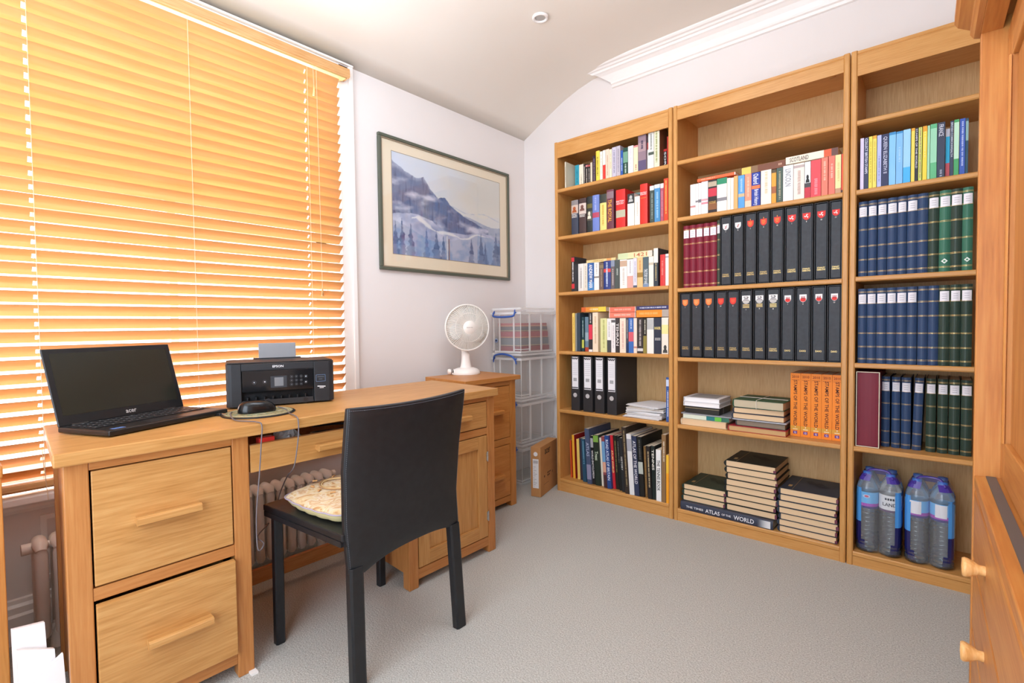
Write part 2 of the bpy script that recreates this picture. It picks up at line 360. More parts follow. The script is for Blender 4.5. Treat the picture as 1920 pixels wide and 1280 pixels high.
def drawer(y0, y1, z0, z1, fx, hy, depth=0.36, M=OAK, lab=None):
    b = dbb(); b.box(fx-0.020, fx, y0, y1, z0, z1, M['y'])
    o = mk('drawer', b, desk, 0.002)
    b = dbb(); zz = z1-0.02; dm = M['x']
    b.box(fx-depth, fx-0.02, y0+0.012, y0+0.020, z0+0.01, zz, dm); b.box(fx-depth, fx-0.02, y1-0.020, y1-0.012, z0+0.01, zz, dm)
    b.box(fx-depth, fx-depth+0.008, y0+0.02, y1-0.02, z0+0.01, zz, dm); b.box(fx-depth+0.008, fx-0.02, y0+0.02, y1-0.02, z0+0.01, z0+0.016, dm)
    mk('drawer_box', b, o)
    handle(o, fx, hy[0], hy[1], hy[2], DT, M); return o
drawer(0.2205, 0.5170, 0.379, 0.647, FX, (0.300, 0.437, 0.512))
drawer(0.2205, 0.5170, 0.078, 0.338, FX+0.016, (0.312, 0.452, 0.213))
cd = drawer(0.568, 1.100, 0.562, 0.640, FX-0.004, (0.760, 0.905, 0.600), 0.30)
drawer(1.1515, 1.5205, 0.5415, 0.649, FX, (1.265, 1.408, 0.598))
# cupboard door with a raised frame
b = dbb(); y0, y1, z0, z1 = 1.1515, 1.5205, 0.072, 0.505; sw = 0.052
b.box(FX-0.020, FX, y0, y0+sw, z0, z1, OAK['z']); b.box(FX-0.020, FX, y1-sw, y1, z0, z1, OAK['z'])
b.box(FX-0.020, FX, y0+sw, y1-sw, z1-sw, z1, OAK['y']); b.box(FX-0.020, FX, y0+sw, y1-sw, z0, z0+sw, OAK['y'])
b.box(FX-0.018, FX-0.009, y0+sw, y1-sw, z0+sw, z1-sw, OAK['z'])
dd = mk('door', b, desk, 0.0015)
for z in (0.415, 0.160):
    b = dbb(); b.tube([(FX+0.002, 1.5222, z-0.022), (FX+0.002, 1.5222, z+0.022)], 0.0032, CHROME, 8); b.box(FX-0.001, FX+0.0015, 1.514, 1.522, z-0.018, z+0.018, CHROME)
    tag(mk('hinge', b, dd), 'small metal hinge')
b = dbb(); b.box(-1.905, -1.887, 0.552, 1.115, 0.040, 0.092, OAKF['y']); mk('foot_rail', b, desk, 0.002)
# things lying in the open middle drawer
t = thing('box', 'small red box poking out of the open desk drawer', 'box', (-1.51, 0.625, 0.581)); RED = pmat('red_card', 'D8322C', 0.5)
b = B(); b.box(-0.012, 0.012, -0.022, 0.022, 0, 0.071, RED); b.box(-0.0125, 0.0125, -0.008, 0.008, 0.02, 0.055, pmat('white_print', 'E8DDD8', .5)); mk('carton', b, t, 0.001)
def crumple(name, label, cat, loc, sx, sy, sz, mat, seed, amp=0.35):
    t = None; b = B()
    def fn(u, v):
        th = 2*pi*u; ph = pi*(v*0.96+0.02); p = Vector((cos(th)*sin(ph), sin(th)*sin(ph), -cos(ph)))
        k = 1 + amp*noise.noise(p*2.7+Vector((seed, 0, 0))) + amp*0.5*noise.noise(p*6+Vector((0, seed, 0)))
        return (p.x*sx*k, p.y*sy*k, max(0, p.z*sz*k+sz))
    b.grid(fn, 26, 16, mat, False, True)
    o = mk(name, b); o.location = loc; return tag(o, label, cat)
PLBAG = pmat('clear_grey_plastic', 'B9BCBE', 0.25, 0, 0.5, Alpha=0.75)
crumple('plastic_bag', 'crumpled clear plastic bag in the open desk drawer', 'bag', (-1.540, 0.700, 0.580), 0.020, 0.045, 0.040, PLBAG, 3.1)
t = thing('cable_coil', 'coiled black cable lying in the open desk drawer', 'cable', (-1.56, 0.86, 0.580))
b = B(); b.tube([(0.03*cos(a*0.5)*(1+0.1*sin(a)), 0.07*sin(a*0.5), 0.008+0.0017*a) for a in range(0, 34)], 0.004, PLBLK, 8); mk('coil', b, t)

# ------------------------------------------------------------------ filing cabinet
fo = (-1.95, 1.88, 0.0); FT = shear(0.10, -1.745, fo)
fc = thing('filing_cabinet', 'oak two drawer filing cabinet carrying the white fan', 'filing cabinet', fo)
def fbb():
    q = B(); q.T = FT; return q
b = fbb(); b.box(-2.090, -1.745, 1.660, 2.068, 0.679, 0.702, OAKD['y']); mk('top', b, fc, 0.002)
GX = -1.764
for (y0, y1) in ((1.685, 1.728), (1.999, 2.044)):
    for (x0, x1) in ((GX-0.042, GX), (-2.075, -2.035)): leg(fc, x0, x1, y0, y1, 0, 0.679, OAKD, FT)
for (y0, y1) in ((1.690, 1.702), (2.027, 2.038)):
    b = fbb(); b.box(-2.04, GX-0.040, y0, y1, 0.04, 0.679, OAKD['z']); mk('side_panel', b, fc)
b = fbb(); b.box(-2.07, -2.058, 1.702, 2.027, 0.04, 0.679, OAKD['z']); mk('back_panel', b, fc)
for (z0, z1) in ((0.653, 0.679), (0.338, 0.373), (0.028, 0.060)):
    b = fbb(); b.box(GX-0.030, GX-0.002, 1.728, 1.999, z0, z1, OAKD['y']); mk('rail', b, fc, 0.0015)
for (z0, z1, hz) in ((0.376, 0.650, 0.520), (0.063, 0.335, 0.182)):
    b = fbb(); b.box(GX-0.022, GX-0.001, 1.731, 1.996, z0, z1, OAKD['y']); o = mk('drawer', b, fc, 0.002)
    handle(o, GX-0.001, 1.800, 1.925, hz, FT, OAKD)

# ------------------------------------------------------------------ cabinet at the very left edge
co = (-1.80, -0.20, 0.0)
t = thing('side_cabinet', 'oak cabinet edge at the far left, beyond the desk end', 'cabinet', co)
b = B(); b.T = Matrix.Translation(-Vector(co)); b.box(-2.11, -1.66, -0.48, 0.092, 0.628, 0.656, OAKD['y']); mk('top', b, t, 0.003)
for (y0, y1) in ((-0.465, -0.42), (0.046, 0.090)):
    for (x0, x1) in ((-1.712, -1.670), (-2.10, -2.06)):
        b = B(); b.T = Matrix.Translation(-Vector(co)); b.box(x0, x1, y0, y1, 0, 0.628, OAKD['z']); mk('leg', b, t, 0.002)
b = B(); b.T = Matrix.Translation(-Vector(co)); b.box(-2.06, -1.713, 0.072, 0.084, 0.05, 0.628, OAKD['z']); mk('side_panel', b, t)
b = B(); b.T = Matrix.Translation(-Vector(co)); b.box(-1.70, -1.680, -0.42, 0.046, 0.05, 0.628, OAKD['y']); mk('front_panel', b, t)
# white papers standing in the gap
t = thing('paper_stack', 'white papers standing in the gap left of the desk', 'papers', (-1.60, 0.128, 0.0))
for k, (dx, y0, y1, z0, z1, ang) in enumerate(((0.0, -0.036, 0.020, 0.288, 0.280, 0.06), (0.014, -0.030, 0.034, 0.245, 0.215, 0.10), (0.030, -0.034, 0.046, 0.150, 0.205, 0.02))):
    b = B(); b.T = Matrix.Translation((dx, 0, 0)) @ Matrix.Rotation(ang, 4, 'Z') @ Matrix.Rotation(-0.05, 4, 'Y')
    b.prism([(y0, 0.001), (y1+0.006, 0.001), (y1, z1), (y0, z0)], 'x', -0.005, 0.005, PAPW); mk('paper', b, t, 0.001)
b = B(); b.tube([(-1.68, 0.172, 0.01), (-1.70, 0.165, 0.09), (-1.74, 0.150, 0.10), (-1.78, 0.140, 0.05), (-1.83, 0.155, 0.03), (-1.95, 0.15, 0.006)], 0.0028, PLBLK, 8)
tag(mk('power_cable', b), 'black cable looping on the floor beside the left desk pedestal', 'cable')

# ------------------------------------------------------------------ chair
chair = thing('dining_chair', 'black leather high back chair pulled up to the oak desk', 'chair', (-1.36, 0.88, 0.0)); ch0 = Vector((-1.36, 0.88, 0.0))
def cbb():
    q = B(); q.T = Matrix.Translation(-ch0); return q
def lerp(a, b, t): return a + (b-a)*t
def pl(tab, z):
    for (z0, v0), (z1, v1) in zip(tab, tab[1:]):
        if z <= z1: return lerp(v0, v1, (z-z0)/(z1-z0))
    return tab[-1][1]
LE = [(0, 0.697), (0.31, 0.692), (0.45, 0.678), (0.60, 0.672), (0.77, 0.677)]
RE = [(0, 1.104), (0.33, 1.082), (0.45, 1.070), (0.60, 1.073), (0.775, 1.086)]
XC = [(0, -1.186), (0.32, -1.186), (0.45, -1.182), (0.62, -1.168), (0.775, -1.150)]
ZB = lambda s: 0.306 + 0.020*s + 0.030*(max(0, 1-abs((s-0.55)/0.45)**2.6))          # arched lower edge
ZT = lambda s: 0.764 + 0.008*s - 0.006*(4*s*(1-s))
b = cbb(); nu, nv = 25, 15; th = 0.030
def bp(s, v, side):
    z = lerp(ZB(s), ZT(s), v); y0 = pl(LE, z); y1 = pl(RE, z); e = 1-abs(2*s-1)**8
    bow = 0.022*(1-(2*s-1)**2)*min(1, max(0, (z-0.30)/0.3))
    ex = th/2*(0.55+0.45*e)*(0.72+0.28*(1-abs(2*v-1)**10))
    return (pl(XC, z) + bow + side*ex, lerp(y0, y1, s), z)
fr = [bp(i/(nu-1), j/(nv-1), 1) for j in range(nv) for i in range(nu)]; bk = [bp(i/(nu-1), j/(nv-1), -1) for j in range(nv) for i in range(nu)]
fs = []
for j in range(nv-1):
    for i in range(nu-1): a = j*nu+i; fs += [(a, a+1, a+nu+1, a+nu)]; fs += [(nu*nv+a+nu, nu*nv+a+nu+1, nu*nv+a+1, nu*nv+a)]
K = nu*nv
for i in range(nu-1): fs += [(i, K+i, K+i+1, i+1), ((nv-1)*nu+i, (nv-1)*nu+i+1, K+(nv-1)*nu+i+1, K+(nv-1)*nu+i)]
for j in range(nv-1): fs += [(j*nu, (j+1)*nu, K+(j+1)*nu, K+j*nu), (j*nu+nu-1, K+j*nu+nu-1, K+(j+1)*nu+nu-1, (j+1)*nu+nu-1)]
b.add(fr+bk, fs, LEATHER, True); backrest = mk('backrest', b, chair, 0.003)
STI = pmat('grey_stitching', '6E7078', 0.7)
b = cbb()
for s in (0.012, 0.988):
    for k in range(90):
        v = k/90; p = Vector(bp(s, v, 1)); q = Vector(bp(s, v+0.006, 1)); d = Vector((0.0006, 0, 0)); b.tube([p+d, q+d], 0.0006, STI, 4)
for k in range(90):
    s = 0.01+0.98*k/90; p = Vector(bp(s, 0.985, 1)); q = Vector(bp(s+0.006, 0.985, 1)); d = Vector((0.0006, 0, 0)); b.tube([p+d, q+d], 0.0006, STI, 4)
mk('stitching', b, backrest)
def pleg(pts, sx, sy):
    b = cbb(); vs = []
    for (x, y, z) in pts:
        for (cx, cy) in ((-1, -.7), (-.7, -1), (.7, -1), (1, -.7), (1, .7), (.7, 1), (-.7, 1), (-1, .7)): vs.append((x+cx*sx/2, y+cy*sy/2, z))
    fs = [(i*8+k, i*8+(k+1) % 8, (i+1)*8+(k+1) % 8, (i+1)*8+k) for i in range(len(pts)-1) for k in range(8)] + [tuple(range(8))[::-1], tuple(range((len(pts)-1)*8, len(pts)*8))]
    b.add(vs, fs, LEATHER, False); return mk('leg', b, chair, 0.001)
pleg([(-1.188, 0.716, 0), (-1.186, 0.712, 0.30), (-1.185, 0.712, 0.335)], 0.028, 0.042)
pleg([(-1.184, 1.083, 0), (-1.185, 1.062, 0.32), (-1.185, 1.060, 0.345)], 0.028, 0.040)
pleg([(-1.548, 0.667, 0), (-1.545, 0.668, 0.408)], 0.026, 0.028)
pleg([(-1.602, 1.071, 0), (-1.600, 1.070, 0.408)], 0.026, 0.028)
# seat: thin leather slab with an overhanging lip
b = cbb(); sq = [(-1.578, 0.640), (-1.632, 1.100), (-1.176, 1.072), (-1.176, 0.672)]
def seatp(u, v, dz):
    p = Vector(sq[0]).lerp(Vector(sq[1]), v); q = Vector(sq[3]).lerp(Vector(sq[2]), v); r = p.lerp(q, u)
    return (r.x, r.y, 0.432 + dz - 0.006*sin(pi*u)*sin(pi*v))
n1 = 11
top = [seatp(i/(n1-1), j/(n1-1), 0) for j in range(n1) for i in range(n1)]; bot = [(p[0]*0.998+(-1.39)*0.002, p[1], 0.412) for p in top]
fs = []
for j in range(n1-1):
    for i in range(n1-1): a = j*n1+i; fs += [(a, a+1, a+n1+1, a+n1), (121+a+n1, 121+a+n1+1, 121+a+1, 121+a)]
for i in range(n1-1): fs += [(i, 121+i, 122+i, i+1), (110+i, 111+i, 121+111+i, 121+110+i), (i*n1, (i+1)*n1, 121+(i+1)*n1, 121+i*n1), (i*n1+10, 121+i*n1+10, 121+(i+1)*n1+10, (i+1)*n1+10)]
b.add(top+bot, fs, LEATHER, False); mk('seat', b, chair, 0.004)
b = cbb()
for (p, q) in ((sq[0], sq[1]), (sq[0], sq[3]), (sq[3], sq[2]), (sq[1], sq[2])):
    p = Vector(p).lerp(Vector((-1.39, 0.87)), 0.035); q = Vector(q).lerp(Vector((-1.39, 0.87)), 0.035); d = (q-p).normalized(); nn = Vector((-d.y, d.x))*0.008
    vs = [(*(p+nn), 0.398), (*(q+nn), 0.398), (*(q-nn), 0.398), (*(p-nn), 0.398), (*(p+nn), 0.413), (*(q+nn), 0.413), (*(q-nn), 0.413), (*(p-nn), 0.413)]
    b.add(vs, [(0, 3, 2, 1), (4, 5, 6, 7), (0, 1, 5, 4), (1, 2, 6, 5), (2, 3, 7, 6), (3, 0, 4, 7)], LEATHER)
mk('seat_apron', b, chair)
# cushion on the seat
CU = noisy('tapestry_fabric', [(0.36, 'B88658'), (0.44, 'CFB488'), (0.54, 'D2BFA4'), (0.62, 'C09468'), (0.72, 'D0BC9C')], 16, 0.9, 5, 0.3, 300)
nt, N, L, pb = nodes(CU)
for nn in N:
    if nn.type == 'TEX_NOISE' and nn.inputs['Scale'].default_value == 16: nn.inputs['Distortion'].default_value = 2.5
CUY = pmat('pale_yellow_fabric', 'E6D9A0', 0.9); CUP = pmat('mauve_piping', 'A89AA6', 0.8)
cq = [Vector((-1.505, 0.668)), Vector((-1.575, 1.045)), Vector((-1.232, 1.035)), Vector((-1.222, 0.690))]; cc = sum(cq, Vector((0, 0)))/4
cu0 = Vector((cc.x, cc.y, 0.434)); cush = thing('seat_cushion', 'beige tapestry cushion with scalloped edge on the black chair', 'cushion', cu0)
def cedge(t):
    k = int(t*4) % 4; f = t*4-int(t*4); p = cq[k].lerp(cq[(k+1) % 4], f); d = (p-cc); out = d.normalized()
    return p + out*(0.012*sin(pi*f) - 0.010*(abs(2*f-1)**6) + 0.0035*abs(sin(f*pi*5)))
def cu_fn(side):
    def fn(u, v):
        e = cedge(u % 1.0); p = cc + (e-cc)*v; h = (1-v**2.6)**0.55
        if side > 0: z = 0.030 + 0.026*h + 0.003*noise.noise(Vector((p.x*30, p.y*30, 0)))
        else: z = 0.030 - 0.028*min(1, (1-v)*9)**0.6
        return (p.x-cu0.x, p.y-cu0.y, z)
    return fn
b = B(); b.grid(cu_fn(1), 80, 14, CU, True, True); mk('cover', b, cush)
b = B(); b.grid(cu_fn(-1), 80, 14, CUY, True, True)
mk('pleated_edge', b, cush)
b = B(); pts = [(*(cedge(k/80 % 1.0)+(cedge(k/80 % 1.0)-cc).normalized()*0.001-Vector((cu0.x, cu0.y))), 0.031) for k in range(81)]; b.tube(pts, 0.0022, CUP, 6, False); mk('piping', b, cush)
b = B()
ctr = Vector((-1.415, 0.80)) - Vector((cu0.x, cu0.y))
for rr, c in ((0.062, 'B48A5E'), (0.055, 'D2B07C')):
    pts = [(ctr.x+rr*cos(a/20*2*pi*0.86+0.6), ctr.y+rr*0.85*sin(a/20*2*pi*0.86+0.6), 0.0565) for a in range(21)]
    b.tube(pts, 0.0022, cm(c, .9), 5)
for k in range(9):
    a = k*0.7; p = ctr+Vector((0.085*cos(a), 0.075*sin(a))); b.tube([(p.x, p.y, 0.0548), (p.x+0.014*cos(a*3), p.y+0.014*sin(a*3), 0.0548)], 0.003, cm('C4925E', .9), 5)
mk('embroidery', b, cush)

# ------------------------------------------------------------------ wardrobe along the right wall
WM, WX0 = -0.0295, 0.086
wa = thing('wardrobe', 'tall pine wardrobe over drawers at the right edge', 'wardrobe', (0.35, 1.0, 0.0))
wa.rotation_euler = (0, 0, math.atan(0.0295)); wM = Matrix.Translation((WX0, 0, 0)) @ Matrix.Rotation(math.atan(0.0295), 4, 'Z')
wI = (Matrix.Translation((0.35, 1.0, 0)) @ Matrix.Rotation(math.atan(0.0295), 4, 'Z')).inverted() @ wM
def wbb():
    q = B(); q.T = wI; return q
Y1, Y0 = 1.50, 0.42      # far and near end
for (e0, e1) in ((Y1-0.022, Y1), (Y0, Y0+0.022)):
    b = wbb(); b.box(0, 0.56, e0, e1, 0.0, 1.62, PINE['z']); mk('end_panel', b, wa, 0.002)
b = wbb(); b.box(0.53, 0.55, Y0+0.022, Y1-0.022, 0.02, 1.62, PINE['z']); mk('back_panel', b, wa)
b = wbb(); b.box(0.002, 0.53, Y0+0.022, Y1-0.022, 0.608, 0.631, PINE['y']); mk('ledge', b, wa, 0.002)
b = wbb(); b.box(0.020, 0.036, Y0+0.03, Y1-0.024, 0.6312, 0.6335, pmat('dark_track', '5E5A58', 0.5)); mk('door_track', b, wa)
for (z0, z1) in ((0.455, 0.600), (0.300, 0.447), (0.145, 0.292)):
    b = wbb(); b.box(0.002, 0.022, Y0+0.026, Y1-0.026, z0, z1, PINE['y']); dr = mk('drawer', b, wa, 0.003)
    for y in (1.20, 0.66):
        b = wbb(); T = wI @ Matrix.Translation((0.002, y, (z0+z1)/2)) @ Matrix.Rotation(-pi/2, 4, 'Y'); b.T = None
        b.lathe([(0.009, -0.002), (0.0085, 0.008), (0.013, 0.016), (0.0165, 0.024), (0.017, 0.028), (0.015, 0.031), (0.0, 0.032)], wood('pale_knob_wood', 'D0924E', 'E2AC6A', 'EEC286', 'z'), 24, T); mk('knob', b, dr)
b = wbb(); b.box(0.004, 0.53, Y0+0.022, Y1-0.022, 0.02, 0.135, PINE['y']); mk('plinth', b, wa)
for k, (y0, y1) in enumerate(((0.99, 1.477), (0.445, 0.985))):
    b = wbb(); x = 0.042 if k == 0 else 0.036
    b.box(x, x+0.02, y0, y0+0.07, 0.635, 1.57, PINE['z']); b.box(x, x+0.02, y1-0.07, y1, 0.635, 1.57, PINE['z'])
    b.box(x, x+0.02, y0+0.07, y1-0.07, 0.635, 0.72, PINE['y']); b.box(x, x+0.02, y0+0.07, y1-0.07, 1.49, 1.57, PINE['y'])
    b.box(x+0.008, x+0.016, y0+0.07, y1-0.07, 0.72, 1.49, PINE['z'])
    for (a0, a1) in ((y0+0.066, y0+0.076), (y1-0.076, y1-0.066)): b.prism([(x-0.001, a0), (x-0.006, (a0+a1)/2), (x-0.001, a1)], 'z', 0.72, 1.49, PINE['z'])
    mk('door', b, wa, 0.002)
b = wbb(); b.box(0.0, 0.56, Y0, Y1, 1.60, 1.62, PINE['y'])
b.prism([(0.0, 1.577), (-0.010, 1.580), (-0.016, 1.590), (-0.016, 1.600), (-0.036, 1.612), (-0.042, 1.622), (-0.042, 1.640), (0.0, 1.640)], 'y', Y0-0.03, Y1+0.005, PINE['y'])
b.box(0.0, 0.56, Y0-0.02, Y1+0.005, 1.622, 1.640, PINE['y']); b.box(0.0, 0.034, Y0+0.022, Y1-0.022, 1.575, 1.60, PINE['y'])
mk('cornice', b, wa, 0.001)
# ------------------------------------------------------------------ bookcases
YF, YB = 2.368, 2.645
def bookcase(which, x0, x1, shelves, fascia_z, label):
    o = ((x0+x1)/2, (YF+YB)/2, 0.0); t = thing('bookcase', label, 'bookcase', o)
    def q(): r = B(); r.T = Matrix.Translation(-Vector(o)); return r
    W = 0.021; H = 2.012
    for (a0, a1) in ((x0, x0+W), (x1-W, x1)):
        b = q(); b.prism([(a0, YF+0.004), (a0+0.004, YF), (a1-0.004, YF), (a1, YF+0.004), (a1, YB), (a0, YB)], 'z', 0, H, VEN['z']); mk('side_panel', b, t)
    b = q(); b.box(x0+W, x1-W, YF+0.006, YB-0.006, fascia_z+0.036, fascia_z+0.054, VEN['x'])
    mk('top_panel', b, t)
    b = q()
    b.prism([(YF+0.002, fascia_z), (YF+0.002, H-0.018), (YF+0.006, H-0.015), (YF+0.003, H-0.011), (YF+0.003, H-0.002), (YF+0.010, H-0.002), (YF+0.010, fascia_z)], 'x', x0+W, x1-W, VEN['x']); mk('fascia', b, t)
    b = q(); b.box(x0+W, x1-W, YB-0.012, YB-0.006, 0.03, H-0.02, VENB); mk('back_panel', b, t)
    for i, z in enumerate(shelves):
        b = q(); b.prism([(YF+0.004, z-0.019), (YF+0.0005, z-0.015), (YF+0.0005, z-0.004), (YF+0.004, z), (YB-0.012, z), (YB-0.012, z-0.019)], 'x', x0+W, x1-W, VEN['x']); mk('shelf', b, t)
    b = q(); b.box(x0+W, x1-W, YF+0.003, YF+0.018, 0.0, shelves[-1]-0.019, VEN['x']); mk('plinth', b, t)
    for x in (x0+0.075, x1-0.075):
        b = q(); b.lathe([(0.0, fascia_z+0.0325), (0.012, fascia_z+0.033), (0.013, fascia_z+0.036)], VEN['y'], 20, Matrix.Translation((x, YF+0.10, 0))); mk('fixing_cap', b, t)
    return t
bookcase(0, -1.727, -1.0225, [1.745, 1.475, 1.156, 0.817, 0.478, 0.072], 1.922, 'oak veneer bookcase crammed with paperbacks, nearest the corner')
bookcase(1, -1.019, -0.3045, [1.749, 1.479, 1.139, 0.804, 0.475, 0.060], 1.944, 'oak veneer bookcase with black slipcases and orange volumes, between two others')
bookcase(2, -0.301, 0.4135, [1.745, 1.479, 1.143, 0.805, 0.475, 0.055], 1.915, 'oak veneer bookcase with blue albums and bottled water, beside the wardrobe')

# ------------------------------------------------------------------ books
ORD = ['', 'first', 'second', 'third', 'fourth', 'fifth', 'sixth', 'seventh', 'eighth', 'ninth', 'tenth', '11th', '12th', '13th', '14th', '15th', '16th', '17th', '18th', '19th', '20th', '21st', '22nd', '23rd', '24th', '25th']
def cover(b, w, h, d, col, rounded=0.0, bands=(), boards=None, over=0.0, t=0.0016, rough=0.45):
    # U shaped cover: spine towards -y, boards running back; bands colour the spine only
    base = cm(col, rough); bd = cm(boards, rough) if boards else base
    sp = []; n = 6 if rounded else 1
    for i in range(n+1):
        u = i/n; sp.append((-w/2 + w*u, -rounded*(1-(2*u-1)**2) if rounded else 0.0))
    outer = [(-w/2, d)] + sp + [(w/2, d)]
    inner = [(w/2-t, d), (w/2-t, t), (-w/2+t, t), (-w/2+t, d)]
    poly = outer + inner; N_ = len(poly); ns = len(outer)
    cuts = sorted(set([0.0, 1.0] + [v for a in bands for v in a[:2]]))
    vs = []; fs = []; ms = []
    for z in cuts: vs += [(x, y, z*h) for x, y in poly]
    for j in range(len(cuts)-1):
        mid = (cuts[j]+cuts[j+1])/2; c = base
        for a in bands:
            if a[0] <= mid <= a[1]: c = a[2] if not isinstance(a[2], str) else cm(a[2], rough)
        for i in range(N_):
            isp = 1 <= i < ns-2
            m = c if isp else (bd if (i == 0 or i == ns-2) else base)
            b.add([vs[j*N_+i], vs[j*N_+(i+1) % N_], vs[(j+1)*N_+(i+1) % N_], vs[(j+1)*N_+i]], [(0, 1, 2, 3)], m, isp and rounded > 0)
    for z, k in ((0, 0), (h, 1)):
        f = [(x, y, z) for x, y in poly]
        # two boards and the spine strip as caps
        A = [f[0], f[1], f[-2], f[-1]]; Bq = [f[ns-2], f[ns-1], f[ns], f[ns+1]]; Cq = f[1:ns-1] + [f[ns+1], f[ns+2]]
        for q in (A, Bq, Cq): b.add(q, [tuple(range(len(q)))], bd if q is not Cq else base)
def spine_marks(b, w, h, r, o, mat, z0, z1, horizontal=False):
    y = -r-0.0006
    if horizontal:
        zz = z1*h
        while zz > z0*h+0.004:
            x = -w*0.36
            while x < w*0.34:
                l = rnd.uniform(0.0025, 0.006); b.add([(x, y, zz-0.004), (min(x+l, w*.38), y, zz-0.004), (min(x+l, w*.38), y, zz), (x, y, zz)], [(0, 1, 2, 3)], mat); x += l+0.0012
            zz -= 0.0075
    else:
        zz = z1*h; hw = min(w*0.17, 0.006)
        while zz > z0*h+0.005:
            l = rnd.uniform(0.002, 0.005); a = rnd.uniform(0.7, 1.0)*hw
            b.add([(-a, y, zz-l), (hw, y, zz-l), (hw, y, zz), (-a*0.8, y, zz)], [(0, 1, 2, 3)], mat); zz -= l + (0.0012 if rnd.random() > 0.2 else 0.004)
def book(x0, x1, Y, z, h, col, desc, o, label, group, M=None, name=None):
    w_ = x1-x0-0.0008; hb = o.get('hb', 0); d = o.get('d', 0.155 if hb else 0.125); d = min(d, 2.628-Y) if M is None else d
    if M is None:
        ln = radians(o.get('lean', 0)); M = Matrix.Translation(((x0+x1)/2, Y, z + w_/2*sin(ln) + 0.0004)) @ Matrix.Rotation(-ln, 4, 'Y')
    r = min(0.004, w_*0.14) if hb else 0.0
    b = B(); cover(b, w_, h, d, col, r, o.get('b', ()), o.get('boards'))
    nm = name or ('hardback_book' if hb else ('large_book' if h > 0.24 else 'paperback_book'))
    t = mk(nm, b); t.matrix_basis = M; tag(t, label, 'book', group)
    b = B(); ov = 0.003 if hb else 0.0006
    b.box(-w_/2+0.0017, w_/2-0.0017, 0.0018, d-(0.004 if hb else 0.0004), ov, h-ov, PAPER); mk('page_block', b, t)
    if 'g' in o:
        b = B(); spine_marks(b, w_, h, r, o, cm(o['g']), *o.get('gr', (.15, .85)), horizontal=bool(o.get('gh'))); 
        if b.v: mk('spine_print', b, t)
    for kt, kr in (('t', 'tr'), ('t2', 'tr2')):
        if kt in o:
            a0, a1 = o[kr]; b = B(); mid = (a0+a1)/2*h
            if o.get('th'):
                parts = o[kt].split(' ')
                for i, s_ in enumerate(parts):
                    zz = h*(a1 - (i+0.5)*(a1-a0)/len(parts)); letters(b, s_, (0, -r-0.0008, zz), (1, 0, 0), (0, 0, 1), w_*0.84, h*(a1-a0)/len(parts)*0.8, cm(o['tc']), keep=False)
            else:
                letters(b, o[kt], (0, -r-0.0008, mid), (0, 0, -1), (1, 0, 0), h*(a1-a0), min(w_*0.62, 0.022), cm(o['tc']), keep=False)
            mk('spine_lettering', b, t)
    if 'pt' in o:
        a0, a1 = o.get('ptr', (.64, .84)); b = B(); zc = (a0+a1)/2*h; rz = (a1-a0)*h*0.46; rx = w_*0.34
        y = -r-0.0008
        b.add([(rx*0.62*cos(a*pi/8), y, zc+rz*0.25+rz*0.55*sin(a*pi/8)) for a in range(16)], [tuple(range(16))], cm(o['pt']))
        b.add([(-rx, y, zc-rz), (rx, y, zc-rz), (rx*0.8, y, zc-rz*0.35), (rx*0.2, y, zc-rz*0.1), (-rx*0.2, y, zc-rz*0.1), (-rx*0.8, y, zc-rz*0.35)], [tuple(range(6))], cm(o['pt'])); mk('spine_portrait', b, t)
    return t
